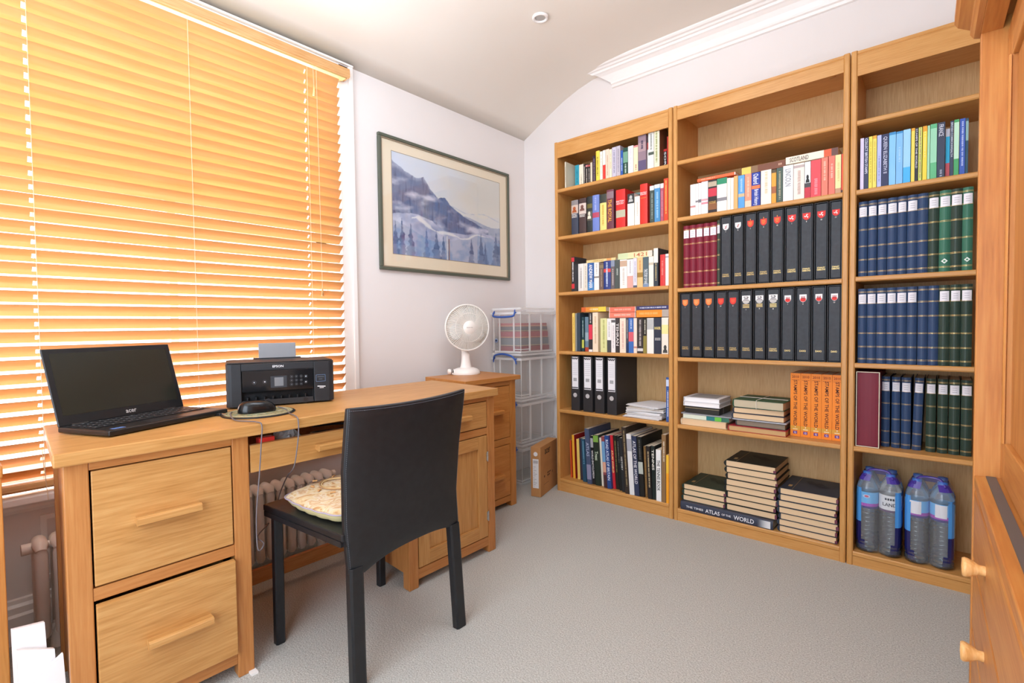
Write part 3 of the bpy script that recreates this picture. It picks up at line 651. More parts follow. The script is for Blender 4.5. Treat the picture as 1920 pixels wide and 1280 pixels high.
BOOKS = {
 'A1': (1.745, [
  (-1.6584, -1.6512, 2.375, 0.1457, 'D9D3BE', 'cream patterned paperback', {'g': '6B6A55', 'gr': (0.2, 0.8), 'd': 0.2}),
  (-1.6387, -1.6123, 2.45, 0.1389, '3AA6BE', 'teal paperback', {'g': '2C7F96', 'gr': (0.2, 0.8)}),
  (-1.6115, -1.5823, 2.45, 0.1364, 'EDE6D2', 'cream-white paperback', {'g': 'C0B9A2', 'gr': (0.1, 0.6)}),
  (-1.5815, -1.569, 2.45, 0.1332, '3A3433', 'charcoal thin paperback', {'g': 'D8D0C4', 'gr': (0.1, 0.9)}),
  (-1.5679, -1.5531, 2.45, 0.1302, '2E2927', 'black thin paperback with pink dot', {'g': 'D8D0C4', 'gr': (0.1, 0.8), 'b': [(0.88, 0.96, 'D8888A')]}),
  (-1.552, -1.5373, 2.45, 0.1284, '332D2B', 'black paperback with red dot', {'g': 'CFC7BB', 'gr': (0.1, 0.8), 'b': [(0.88, 0.96, 'C9605C')]}),
  (-1.5361, -1.5239, 2.45, 0.1331, 'E2D6BC', 'narrow cream paperback', {}),
  (-1.5155, -1.4959, 2.44, 0.1617, '44353C', 'dark plum paperback', {'g': '8C7A8C', 'gr': (0.1, 0.9)}),
  (-1.4597, -1.4357, 2.385, 0.1607, 'EFD14B', 'yellow paperback', {'g': '8E8430', 'gr': (0.15, 0.8), 'hb': 1}),
  (-1.4346, -1.4198, 2.385, 0.1533, 'F3EFE0', 'pale white thin paperback', {'g': 'B8B4A2', 'gr': (0.2, 0.9)}),
  (-1.4172, -1.4001, 2.385, 0.156, 'EFE3D6', 'white paperback with red lower half', {'b': [(0, 0.5, 'DE3B33')]}),
  (-1.399, -1.3784, 2.385, 0.1567, 'E9CFB8', 'beige pink paperback', {'g': 'C9A68C', 'gr': (0.1, 0.8)}),
  (-1.3777, -1.3622, 2.385, 0.1517, 'EEDCC0', 'pale cream paperback', {'g': 'CDB794', 'gr': (0.3, 0.9)}),
  (-1.3611, -1.3365, 2.385, 0.1575, 'C3BECD', 'silvery lilac paperback', {'g': '8F8BA0', 'gr': (0.1, 0.9)}),
  (-1.3357, -1.312, 2.385, 0.1582, 'B9B2BC', 'grey lilac paperback', {'g': '96909C', 'gr': (0.1, 0.9)}),
  (-1.3098, -1.2969, 2.385, 0.1302, '2B5AA8', 'narrow blue paperback', {'g': 'C9D8F0', 'gr': (0.15, 0.7)}),
  (-1.2958, -1.2685, 2.385, 0.139, '274B40', 'dark green paperback with pale figure', {'b': [(0.45, 0.85, '6E9C84')], 'g': 'B7C9B8', 'gr': (0.05, 0.4)}),
  (-1.2672, -1.2373, 2.385, 0.1411, 'F0EAEA', 'white thick paperback', {'g': 'CFC8D0', 'gr': (0.1, 0.9)}),
  (-1.2354, -1.2112, 2.385, 0.1365, 'F1DDB5', 'cream paperback with pink top', {'b': [(0.93, 1, 'D98A88')], 'g': 'B9806A', 'gr': (0.05, 0.3)}),
  (-1.2104, -1.1674, 2.385, 0.179, '8E7883', 'mauve patterned tall paperback', {'b': [(0, 0.3, '5E5272'), (0.55, 0.8, 'A98E92')], 'g': '3B3450', 'gr': (0.6, 0.85)}),
  (-1.1672, -1.1602000000000001, 2.4, 0.1401, 'EFE9E2', 'slim white paperback with red top', {'b': [(0.75, 1, 'C74A42')]}),
  (-1.1547, -1.125, 2.385, 0.1823, 'D9DAD3', 'off-white tall paperback', {'b': [(0.38, 0.46, '4F5A50')], 'g': '8D918A', 'gr': (0.5, 0.95)}),
  (-1.124, -1.0945, 2.385, 0.2003, 'E6DEC1', 'tall cream hardback with green lettering', {'g': '8E9A5C', 'gr': (0.1, 0.95), 'hb': 1, 'boards': '7A4E36'}),
  (-1.0943, -1.0772, 2.43, 0.0973, '2A2224', 'short black paperback with white letters', {'t': 'SORI', 'tc': 'F0EAE4', 'tr': (0.1, 0.85), 'b': [(0.88, 1, 'C9302C')]}),
  (-1.0758, -1.0661, 2.43, 0.1558, 'D03A30', 'red paperback', {}),
 ]),
 'A2': (1.475, [
  (-1.6325, -1.5862, 2.4, 0.1965, '3A4152', 'navy hardback with oval portrait', {'b': [(0.62, 0.86, 'C9B4A4'), (0.86, 1, '8C8684')], 'g': 'E0DCD4', 'gr': (0.48, 0.6), 'hb': 1, 'gh': 1, 'pt': 'A8572E'}),
  (-1.5813, -1.5335, 2.4, 0.1986, '4A3836', 'dark brown hardback with portrait square', {'b': [(0.56, 0.86, 'D3C3B8')], 'g': 'E0DCD4', 'gr': (0.46, 0.54), 'hb': 1, 'gh': 1, 'pt': '7A5348'}),
  (-1.5283, -1.4938, 2.4, 0.2002, '2E3230', 'black hardback with cream figure', {'b': [(0.34, 0.6, '5A584C'), (0.68, 0.8, '6A6230')], 'pt': 'E4DEC8', 'ptr': (0.38, 0.62), 'hb': 1}),
  (-1.4833, -1.4409, 2.385, 0.1972, '6F83C4', 'periwinkle blue hardback', {'b': [(0.38, 0.52, 'B54A62')], 'g': 'A9B5E4', 'gr': (0.55, 0.95), 'hb': 1}),
  (-1.4364, -1.3959, 2.385, 0.1933, 'EFD77E', 'yellow hardback with black top', {'b': [(0.76, 1, '3A3F38')], 'g': 'C9A84A', 'gr': (0.1, 0.7), 'hb': 1}),
  (-1.3947, -1.3524, 2.385, 0.2095, '6E3A45', 'maroon hardback with gold vertical title', {'t': 'THE ROYAL', 'tc': 'E8A83C', 'tr': (0.18, 0.75), 'b': [(0.78, 0.95, '8A7078')], 'hb': 1}),
  (-1.3391, -1.2844, 2.385, 0.1993, 'D5302C', 'thick red history hardback', {'b': [(0.27, 0.46, 'B8B49A')], 't': 'BRITISH HISTORY', 'th': 1, 'tc': 'F0E0DC', 'tr': (0.6, 0.72), 'hb': 1}),
  (-1.2717, -1.2328, 2.385, 0.1669, 'ECE6DA', 'cream hardback with dark portrait top', {'b': [(0.7, 1, '37393A')], 'pt': 'B8B8B4', 'ptr': (0.74, 0.98)}),
  (-1.2306, -1.2017, 2.385, 0.1469, 'EFE8DC', 'plain cream paperback', {'g': 'D3CABC', 'gr': (0.3, 0.8)}),
  (-1.2005, -1.1597, 2.385, 0.2034, 'D4372C', 'tall red hardback with white title', {'t': 'BRITISH KINGS', 'th': 1, 'tc': 'F4E8E4', 'tr': (0.72, 0.8), 'g': 'E87838', 'gr': (0.62, 0.66), 'gh': 1, 'hb': 1}),
  (-1.1477, -1.1238, 2.385, 0.185, '46524C', 'dark green-grey hardback with white top', {'b': [(0.88, 1, 'DCE0DC')], 'g': '8D9A92', 'gr': (0.1, 0.8)}),
  (-1.1226, -1.0927, 2.385, 0.1872, '4D8EC0', 'mid blue hardback with pale top', {'b': [(0.9, 1, 'DCE6EE')], 'g': '9CC8E4', 'gr': (0.1, 0.8)}),
  (-1.0909, -1.0741, 2.385, 0.1866, 'B0576A', 'rose hardback with white top', {'b': [(0.88, 1, 'F0E4E4')], 'g': 'D08C9C', 'gr': (0.1, 0.8)}),
  (-1.0732, -1.0511, 2.385, 0.2076, 'D9482C', 'tall orange-red paperback', {'g': 'F2B25C', 'gr': (0.15, 0.95)}),
 ]),
 'A3': (1.156, [
  (-1.6186, -1.5982, 2.375, 0.1946, '2B2A2D', 'black and red spined book', {'b': [(0.08, 0.22, 'C93038'), (0.86, 0.98, 'C93038')], 'g': 'F0ECE8', 'gr': (0.25, 0.84), 'boards': '3A3C42'}),
  (-1.5964, -1.5595, 2.41, 0.1565, 'EFEAE2', 'white paperback with tiny drawing', {'g': 'B8B2AC', 'gr': (0.1, 0.85)}),
  (-1.5587, -1.5348, 2.41, 0.1563, 'E8E0D0', 'off-white paperback', {'g': 'C2B8A6', 'gr': (0.1, 0.9)}),
  (-1.5178, -1.4766, 2.385, 0.152, '2F5D9C', 'blue paperback with white author lettering', {'t': 'ANDREW MARR', 'tc': 'F2F4F8', 'tr': (0.08, 0.94), 'b': [(0, 0.3, '4A86BE')]}),
  (-1.4759, -1.4449, 2.385, 0.1507, 'EEEAE4', 'white paperback with small emblem', {'b': [(0.44, 0.5, '8A867E')], 'g': 'C6C0B8', 'gr': (0.55, 0.95)}),
  (-1.4436, -1.4165, 2.385, 0.1469, '6E5A52', 'brown paperback', {'b': [(0.8, 0.92, '8A7A5A')], 'g': 'A08C78', 'gr': (0.1, 0.75)}),
  (-1.4157, -1.3721, 2.385, 0.1534, '2C3C7C', 'navy hardback with red band', {'b': [(0.6, 0.72, 'DC4A42')], 'g': 'C4D4E8', 'gr': (0.05, 0.95), 'hb': 1}),
  (-1.3714, -1.3486, 2.385, 0.1537, '6B6263', 'grey-brown paperback', {'b': [(0.78, 1, '8A94A8')], 'g': 'C2B4AE', 'gr': (0.1, 0.7)}),
  (-1.348, -1.3188, 2.385, 0.153, '4E5652', 'dark grey-green paperback', {'g': 'A8B0A8', 'gr': (0.45, 0.7)}),
  (-1.3178, -1.2759, 2.385, 0.1511, 'F1EBE2', 'white thick paperback with figure on top', {'b': [(0.76, 0.96, 'C4A68C')], 'g': 'CFC8BE', 'gr': (0.1, 0.7)}),
  (-1.2746, -1.2415, 2.385, 0.149, 'F1EEEA', 'white paperback with pink lower part', {'b': [(0, 0.42, 'DFA79A')], 'g': 'C2BEC0', 'gr': (0.5, 0.95)}),
  (-1.2408, -1.2195, 2.385, 0.1516, 'DAD8E2', 'pale lilac paperback', {'b': [(0, 0.08, '5C6270')], 'g': 'B2B0C0', 'gr': (0.15, 0.9)}),
  (-1.2185, -1.1866, 2.385, 0.1523, 'EFBF86', 'peach paperback with gold patch', {'b': [(0.34, 0.5, '9C7A3C')], 'g': 'D2995C', 'gr': (0.55, 0.9)}),
  (-1.1857, -1.1549, 2.385, 0.1519, '52656C', 'slate blue paperback with white text', {'t': 'THE STORY OF WAR', 'tc': 'E8EEF0', 'tr': (0.1, 0.6), 'b': [(0, 0.12, '7C93B0')]}),
  (-1.154, -1.1284, 2.385, 0.1517, 'F0E8D8', 'cream white paperback', {'b': [(0.72, 0.8, 'C9BFA8')]}),
  (-1.1277, -1.104, 2.385, 0.1908, '37424A', 'tall dark paperback with white top', {'b': [(0.62, 1, 'F1E8D8')], 'g': 'B9A878', 'gr': (0.15, 0.6)}),
  (-1.0935, -1.0662, 2.385, 0.1554, 'D63E3C', 'red hardback', {'g': 'EE8A80', 'gr': (0.3, 0.8), 'hb': 1}),
  (-1.0656, -1.0445, 2.385, 0.1567, 'EFE9E4', 'white paperback beside right panel', {'b': [(0.88, 0.93, 'A8A6B0')]}),
 ]),
 'A4': (0.817, [
  (-1.6228, -1.6057, 2.385, 0.2175, 'EBC766', 'narrow yellow paperback', {'g': 'C99E3C', 'gr': (0.2, 0.9)}),
  (-1.6055, -1.5947, 2.39, 0.2155, '8B8E8C', 'thin grey paperback', {}),
  (-1.5902, -1.5689, 2.385, 0.2182, '32424F', 'dark navy paperback', {}),
  (-1.5687, -1.5538, 2.4, 0.1929, '2C4A50', 'dark teal paperback with yellow lower band', {'b': [(0.1, 0.34, 'C8CC5C')], 'g': 'BFD4D0', 'gr': (0.4, 0.9)}),
  (-1.5536, -1.53, 2.41, 0.1942, '6E8796', 'blue-grey paperback with red base', {'b': [(0, 0.12, 'B4462E'), (0.3, 0.55, '9CB0B8')]}),
  (-1.5132, -1.4895, 2.385, 0.2148, '2F2E30', 'black paperback with red middle, white base', {'b': [(0, 0.06, 'EDE6E2'), (0.32, 0.7, 'D8384E')], 'g': 'C9C4C0', 'gr': (0.72, 0.98)}),
  (-1.488, -1.4532, 2.385, 0.2172, 'F0DCC0', 'cream tall paperback', {'g': 'D4B894', 'gr': (0.2, 0.9)}),
  (-1.4384, -1.3979, 2.385, 0.1842, 'DCDC9C', 'pale green paperback', {'g': 'B2B46E', 'gr': (0.1, 0.95)}),
  (-1.3969, -1.3717, 2.385, 0.1825, 'EFEBE8', 'white paperback with dark picture at base', {'b': [(0, 0.36, '4A4A4C')], 'g': 'BDB8B8', 'gr': (0.45, 0.9)}),
  (-1.371, -1.3465, 2.385, 0.1821, 'EFE9E6', 'white paperback with grey mark on top', {'b': [(0.88, 0.96, '6A686A')], 'g': 'C8C0C0', 'gr': (0.1, 0.8)}),
  (-1.3458, -1.3212, 2.385, 0.184, '3A3434', 'black paperback with spaced white letters', {'t': 'TEHRAN', 'tc': 'E4DEDA', 'tr': (0.2, 0.85)}),
  (-1.3202, -1.2846, 2.385, 0.1829, 'F0DECA', 'cream thick paperback', {'g': 'DDB2A2', 'gr': (0.1, 0.9)}),
  (-1.2833, -1.2694, 2.385, 0.1828, '4E4C54', 'narrow dark grey paperback', {'b': [(0, 0.28, '2A3A5E')], 'g': 'B0AEB4', 'gr': (0.4, 0.95)}),
  (-1.2687, -1.2403, 2.385, 0.1826, '3F6DB4', 'blue paperback with red swirl', {'b': [(0.33, 0.6, 'D8606C')], 'g': 'B8CCEC', 'gr': (0.65, 0.97)}),
  (-1.2397, -1.2208, 2.385, 0.1821, 'F2DCCB', 'pinkish cream paperback', {'b': [(0.14, 0.19, 'C98A7A')]}),
  (-1.2198, -1.1865, 2.385, 0.1817, '3B3534', 'dark brown thick paperback', {'g': 'B4ACA8', 'gr': (0.2, 0.95), 'b': [(0.06, 0.14, 'D8D4D0')]}),
  (-1.1856, -1.1666, 2.385, 0.1797, '8E8240', 'olive paperback with black top', {'b': [(0.5, 1, '2E2C28')], 'g': 'C8C4B0', 'gr': (0.55, 0.95)}),
  (-1.1653, -1.1282, 2.385, 0.1801, 'F1EBE3', 'white thick paperback with grey picture', {'b': [(0.68, 0.98, 'B8BAB8')]}),
  (-1.127, -1.0873, 2.385, 0.1814, '2F3646', 'navy paperback with gold name', {'t': 'MARR', 'th': 1, 'tc': 'F0DC8C', 'tr': (0.66, 0.76), 'g': 'D0D0CC', 'gr': (0.34, 0.44), 'gh': 1}),
  (-1.0864, -1.049, 2.385, 0.182, 'EDE5D6', 'cream paperback with standing figure', {'b': [(0.55, 0.8, 'EFE39A')], 'pt': '4A4A48', 'ptr': (0.02, 0.28)}),
  (-1.052, -1.0445, 2.385, 0.1758, 'A9C2D4', 'pale blue thin paperback', {}),
 ]),
 'A6': (0.072, [
  (-1.6699, -1.6609, 2.4281, 0.2192, 'D9552A', 'orange-red thin book', {'lean': 2, 'd': 0.22}),
  (-1.6481, -1.6317, 2.4209, 0.2549, 'EFB23A', 'tall yellow-orange book with red cover', {'lean': 2, 'd': 0.23, 'boards': '9C1F22'}),
  (-1.6196, -1.6012, 2.4242, 0.2329, 'EBC96C', 'yellow-cream book', {'lean': 2, 'd': 0.22}),
  (-1.5998, -1.5838, 2.4241, 0.2415, '3C3540', 'dark plum book', {'lean': 2, 'd': 0.22}),
  (-1.5697, -1.5446, 2.4037, 0.2447, '2A4F66', 'dark teal book with faint lettering', {'lean': 3, 'g': '6FA0B8', 'gr': (0.4, 0.95), 'd': 0.22}),
  (-1.5306, -1.5016, 2.3887, 0.3102, '4B5670', 'tall slate-blue atlas', {'lean': 3.4, 't': 'ATLAS', 'tc': 'A9B4CC', 'tr': (0.5, 0.75), 'b': [(0.08, 0.35, '8C8AA4')], 'd': 0.25}),
  (-1.5014, -1.4837, 2.3976, 0.2723, '242426', 'black encyclopedia with white lettering', {'lean': 3.4, 't': 'WORLD ENCYCLOPEDIA', 'tc': 'ECECEC', 'tr': (0.12, 0.7), 'b': [(0.76, 0.95, 'A8A8AC')], 'd': 0.25}),
  (-1.4792, -1.4462, 2.3923, 0.2807, '27332A', 'green-black tree book', {'lean': 3.4, 't': 'Trees', 'tc': 'D8E4C8', 'tr': (0.5, 0.68), 'b': [(0.86, 0.99, '7CA84A')], 'd': 0.25}),
  (-1.446, -1.4338, 2.404, 0.2674, 'E9E2D0', 'cream slim book', {'lean': 3.4, 'd': 0.22}),
  (-1.4219, -1.4018, 2.3868, 0.282, '8A4A4E', 'red and blue photo book', {'lean': 3.6, 'b': [(0.5, 0.9, '6F9CC4'), (0.3, 0.5, 'D9A48C'), (0, 0.25, '4A3034')], 'd': 0.22}),
  (-1.4, -1.374, 2.3857, 0.2899, '2C4A86', 'blue road atlas', {'lean': 3.6, 't': 'ROAD ATLAS OF BRITAIN', 'tc': 'DCE4F0', 'tr': (0.16, 0.92), 'd': 0.22}),
  (-1.3738, -1.3576, 2.4007, 0.2923, 'C92A34', 'red world atlas', {'lean': 3.6, 't': 'ATLAS WORLD', 'tc': 'F4E8A0', 'tr': (0.3, 0.72), 'd': 0.22}),
  (-1.3574, -1.3381, 2.4057, 0.2919, '26261F', 'black book with gold lettering', {'lean': 3.6, 'g': '8A7A48', 'gr': (0.3, 0.9), 'd': 0.23}),
  (-1.3329, -1.3189, 2.3986, 0.2931, '1F2222', 'black plain book', {'lean': 3.6, 'g': '7C7C74', 'gr': (0.5, 0.9), 'd': 0.23}),
  (-1.3121, -1.2942, 2.3875, 0.2878, '2C2E30', 'charcoal history book', {'lean': 3.6, 't': 'HISTORY', 'tc': 'D4D4D0', 'tr': (0.4, 0.65), 'd': 0.2}),
  (-1.2847, -1.2605, 2.372, 0.351, '39302A', 'tall dark brown atlas', {'lean': 3.6, 'g': 'A08C64', 'gr': (0.1, 0.95), 'd': 0.24}),
  (-1.259, -1.2314, 2.372, 0.319, 'E3E3E3', 'thick white book with grey panel', {'lean': 3.6, 'b': [(0.72, 0.92, 'A9A9B0')], 'd': 0.25}),
  (-1.2312, -1.2045, 2.3744, 0.3118, '343B54', 'navy world atlas', {'lean': 3.4, 't': 'ATLAS OF THE WORLD', 'tc': 'E0E0E6', 'tr': (0.2, 0.92), 'd': 0.25}),
  (-1.2043, -1.1778, 2.3793, 0.311, '20211F', 'black book with pale square label', {'lean': 3.4, 'b': [(0.38, 0.58, 'B8BEB4')], 'g': '5A5A56', 'gr': (0.62, 0.95), 'd': 0.25}),
  (-1.1776, -1.1647, 2.3887, 0.2643, '7A5A34', 'ribbed brown book', {'lean': 2.5, 'g': 'A88450', 'gr': (0.05, 0.95), 'd': 0.2}),
  (-1.1569, -1.1354, 2.3751, 0.2705, '2A2624', 'black tennis almanac with red top edge', {'lean': 2.5, 'g': 'C8B48C', 'gr': (0.2, 0.9), 'd': 0.2}),
  (-1.1352, -1.1153, 2.3801, 0.2745, '232B28', 'black book with large white tennis title', {'lean': 1.8, 't': 'TENNIS', 'tc': 'ECE8DC', 'tr': (0.55, 0.93), 'd': 0.2}),
  (-1.1105, -1.0838, 2.372, 0.2616, 'EDEDEA', 'white tennis book', {'lean': 0.5, 't': 'THE TENNIS BOOK', 'tc': '3A3C38', 'tr': (0.2, 0.8), 'd': 0.24}),
  (-1.082, -1.0595, 2.372, 0.3418, '8B6B46', 'tall brown book', {'lean': 0, 'g': 'D8C8B0', 'gr': (0.6, 0.9), 'd': 0.22}),
  (-1.0582, -1.0445, 2.372, 0.243, 'F0A028', 'short orange-yellow book', {'lean': 0, 'b': [(0.62, 1, 'F0BC3C')], 'd': 0.2}),
 ]),
 'C1': (1.479, [
  (-0.2708, -0.2588, 2.385, 0.1985, 'DCD2EC', 'pale lilac slim book', {}),
  (-0.2584, -0.2442, 2.385, 0.1978, '3A405C', 'dark navy book with white title', {'t': 'COLLECT BRITISH STAMPS', 'tc': 'D8DCEC', 'tr': (0.3, 0.98)}),
  (-0.2435, -0.2317, 2.385, 0.1987, 'F0DC5A', 'yellow book', {'g': 'C8B840', 'gr': (0.1, 0.9)}),
  (-0.2313, -0.2187, 2.385, 0.1992, 'F2DC66', 'yellow book with orange top', {'b': [(0.94, 1, 'E8A838')], 'g': 'D0BC50', 'gr': (0.1, 0.9)}),
  (-0.2176, -0.2041, 2.385, 0.1968, 'B4BCE8', 'lilac-blue book', {'g': '8C94C8', 'gr': (0.1, 0.6)}),
  (-0.2038, -0.1819, 2.385, 0.1968, '33395A', 'dark navy thick book with pale lettering', {'t': 'QUEEN ELIZABETH II', 'tc': 'C8CCE0', 'tr': (0.25, 0.95)}),
  (-0.1811, -0.1604, 2.385, 0.1978, '86C4F0', 'light blue book with darker top', {'b': [(0.95, 1, '3C8CC4')]}),
  (-0.1597, -0.1394, 2.385, 0.1957, '82BEF0', 'sky blue book', {'b': [(0.96, 1, '3C8CC4')], 'g': 'A8D4F4', 'gr': (0.4, 0.7)}),
  (-0.1387, -0.1168, 2.385, 0.1971, '9CD0F4', 'pale blue book with bright blue foot', {'b': [(0, 0.3, '4CB4F0')]}),
  (-0.1154, -0.1046, 2.385, 0.1965, 'F2D860', 'bright yellow slim book', {'b': [(0.95, 1, 'E8A838')]}),
  (-0.1043, -0.0955, 2.385, 0.1947, '34343C', 'black narrow book with white title', {'t': 'STAMPS OF THE WORLD', 'tc': 'E0E0E8', 'tr': (0.25, 0.98)}),
  (-0.0945, -0.0841, 2.385, 0.1944, 'D0DC6C', 'lime and brown striped book', {'g': 'A87C7C', 'gr': (0.02, 0.98)}),
  (-0.0827, -0.0698, 2.385, 0.1957, 'F4D848', 'golden yellow book', {'b': [(0.9, 1, 'E8A430')], 'g': 'F8E890', 'gr': (0.4, 0.9)}),
  (-0.0693, -0.0619, 2.385, 0.1943, 'A8DCB4', 'pale green slim book', {}),
  (-0.0613, -0.0427, 2.385, 0.1966, '64B884', 'green thick book', {'b': [(0.3, 0.92, '9CD8B4')]}),
  (-0.0421, -0.0205, 2.385, 0.1968, '3A4256', 'dark slate thick book', {'t': 'FRANCE', 'tc': 'D4D8E4', 'tr': (0.75, 0.96), 'g': '9CA4B4', 'gr': (0.02, 0.15)}),
  (-0.0196, -0.0076, 2.4, 0.1735, '34BCE4', 'cyan book with white top, red base', {'b': [(0.84, 1, 'D8D4DC'), (0, 0.3, 'D85C64')]}),
  (-0.0073, 0.0025, 2.385, 0.1939, '39465C', 'dark slate slim book', {'t': 'BRITISH COMMONWEALTH', 'tc': 'C8D0DC', 'tr': (0.35, 0.97)}),
  (0.003, 0.0169, 2.385, 0.1954, '4CA468', 'green and white book', {'b': [(0.3, 0.95, 'BCE4C8')]}),
  (0.018, 0.0332, 2.385, 0.1944, '3C5CB0', 'royal blue book', {'g': 'B8C4EC', 'gr': (0.15, 0.95)}),
  (0.0336, 0.0414, 2.385, 0.1923, '2C5064', 'dark teal book at the right end', {'b': [(0.6, 0.95, '84ACAC')]}),
 ]),
 'B1': (1.479, [
  (-0.9466, -0.9215, 2.4, 0.1522, 'F3EFEC', 'white paperback with small red mark', {'b': [(0.28, 0.34, 'C98A88')]}),
  (-0.9209, -0.9087, 2.4, 0.152, 'F3EFEE', 'narrow white paperback', {'b': [(0.42, 0.48, '8A868A')]}),
  (-0.9081, -0.8942, 2.4, 0.1527, 'F2EEEC', 'white paperback with grey mark', {'b': [(0.4, 0.5, '7A767C')]}),
  (-0.8935, -0.8623, 2.4, 0.1561, 'F4F0EE', 'white thick paperback with pink letters', {'b': [(0.32, 0.38, 'DE8C96'), (0.42, 0.48, 'E0A0A6')]}),
  (-0.856, -0.8173, 2.385, 0.1519, '30282A', 'black wartime paperback with red figure', {'b': [(0.1, 0.3, '8A5A38'), (0.5, 0.75, 'C9384A'), (0.8, 0.95, 'B8A890')], 't': 'COLD WAR', 'th': 1, 'tc': 'E8B45C', 'tr': (0.28, 0.36)}),
  (-0.8161, -0.7721, 2.385, 0.1517, 'F1ECE4', 'white thick paperback with green top', {'b': [(0.82, 1, '2F8C66'), (0.32, 0.42, '8A888C')]}),
  (-0.7712, -0.7558, 2.385, 0.1458, 'F0E9D6', 'cream thin paperback', {}),
  (-0.7552, -0.7421, 2.385, 0.1441, 'F1ECDD', 'cream plain paperback', {}),
  (-0.7416, -0.7244, 2.385, 0.1488, 'F4B070', 'orange paperback with white edge', {}),
  (-0.7232, -0.6958, 2.385, 0.1466, '5A9FE0', 'light blue paperback', {'b': [(0.35, 0.45, 'C8B48C')], 'g': 'A8CCF0', 'gr': (0.5, 0.9)}),
  (-0.6949, -0.6674, 2.385, 0.1483, 'F0977A', 'salmon paperback', {'b': [(0, 0.2, 'EDC8B0')], 'g': 'F8C4A8', 'gr': (0.3, 0.9)}),
  (-0.6666, -0.6316, 2.385, 0.1468, '2A3F9C', 'royal blue history paperback with orange band', {'b': [(0.52, 0.62, 'F07A48')], 't': 'Oxford', 'tc': 'E8ECF6', 'tr': (0.66, 0.96), 't2': 'British History', 'tr2': (0.03, 0.5)}),
  (-0.629, -0.587, 2.385, 0.1488, 'F4ECD8', 'thick cream paperback with faint title', {'g': 'D8C8A4', 'gr': (0.3, 0.95)}),
  (-0.5861, -0.5678, 2.385, 0.1449, 'EFA23C', 'golden orange paperback with dark top', {'b': [(0.9, 1, '5A4A34'), (0.3, 0.5, 'A8643C')]}),
  (-0.5669, -0.5423, 2.385, 0.147, '4A5C52', 'dark grey-green paperback', {'g': 'A8A488', 'gr': (0.05, 0.9)}),
  (-0.5414, -0.5025, 2.385, 0.1502, 'F5F2F0', 'thick white biography', {'t': 'LINCOLN', 'tc': '8A9298', 'tr': (0.42, 0.9)}),
  (-0.5014, -0.4617, 2.385, 0.1501, 'F3E2D6', 'thick pinkish cream paperback', {'g': 'C9B0A4', 'gr': (0.1, 0.8), 'b': [(0.88, 0.95, 'B8A8A4')]}),
  (-0.4609, -0.4391, 2.385, 0.1497, 'E8ECEC', 'white paperback with dark figure, red base', {'b': [(0, 0.3, 'C83A48'), (0.3, 0.42, '4A4648')], 'pt': '343434', 'ptr': (0.42, 0.68)}),
  (-0.4383, -0.4023, 2.385, 0.1507, 'EC5058', 'thick coral red paperback', {'g': 'F09098', 'gr': (0.05, 0.5)}),
  (-0.4012, -0.378, 2.385, 0.153, 'F0806A', 'salmon paperback with pale edges', {'g': 'F8C0A8', 'gr': (0.4, 0.9)}),
  (-0.376, -0.3539, 2.385, 0.1539, 'F07A68', 'salmon-red paperback', {'g': 'F8BCA8', 'gr': (0.4, 0.8)}),
  (-0.3532, -0.3316, 2.385, 0.1538, 'F2E2A4', 'yellow-cream paperback', {'b': [(0, 0.14, 'C49878')], 'g': 'D8CC8C', 'gr': (0.3, 0.8)}),
  (-0.334, -0.3265, 2.385, 0.1534, 'E2503E', 'red paperback at right panel', {'b': [(0, 0.08, '4A3A38')]}),
 ]),
}
SHELF = {'A1': 'top shelf of left bookcase', 'A2': 'second shelf of left bookcase', 'A3': 'third shelf of left bookcase', 'A4': 'fourth shelf of left bookcase',
         'A6': 'bottom shelf of left bookcase', 'B1': 'paperback shelf of middle bookcase', 'C1': 'upper shelf of right bookcase'}
GRP = {'A1': 'paperbacks on the top shelf', 'A2': 'hardbacks on the second shelf', 'A3': 'paperbacks on the third shelf', 'A4': 'paperbacks on the fourth shelf',
       'A6': 'large books on the bottom shelf', 'B1': 'paperbacks in the middle bookcase', 'C1': 'slim books in the right bookcase'}
for key, (z, rows) in BOOKS.items():
    n = len(rows)
    for i, (x0, x1, y, h, col, desc, o) in enumerate(rows):
        pos = ORD[i+1] + ' from left' if i < n-3 else {n-1: 'rightmost', n-2: 'second from right', n-3: 'third from right'}[i]
        book(x0, x1, y, z, h, col, desc, o, desc + ', ' + pos + ', ' + SHELF[key], GRP[key])

def flat_front(xr, y, z0, th, length, col, desc_label, o, depth=0.12, yaw=0.0, group=None, name=None):
    # lying book, spine towards the room, lettering upright
    M = Matrix.Translation((xr, y, z0+th/2+0.0003)) @ Matrix.Rotation(yaw, 4, 'Z') @ Matrix.Rotation(-pi/2, 4, 'Y')
    o = dict(o); o['d'] = depth
    return book(-th/2, th/2, 0, 0, length, col, '', o, desc_label, group, M=M, name=name or 'lying_book')
zt = 1.475+0.2005
flat_front(-1.158+0.0, 2.44, 1.475+0.170, 0.012, 0.112, '6F8C8A', 'thin grey-green book lying on top of the cream hardback, second shelf of left bookcase', {}, 0.13)
z3 = 1.156+0.1575
flat_front(-1.365, 2.425, 1.156+0.1575, 0.016, 0.185, 'E8CF92', 'yellow-cream book lying across the row left of centre, third shelf, left bookcase', dict(b=[(.15, .3, 'E2A060')], g='A8884C', gr=(.4, .8)), 0.11)
flat_front(-1.142, 2.400, 1.156+0.1545, 0.032, 0.195, 'DCD9A8', 'thick pale green book titled in orange, lying on third shelf row, left bookcase', dict(t='1421', tc='C87A5A', tr=(.15, .52), b=[(.7, 1, 'CBD6A8'), (0, .12, 'E4D8C8')]), 0.11)
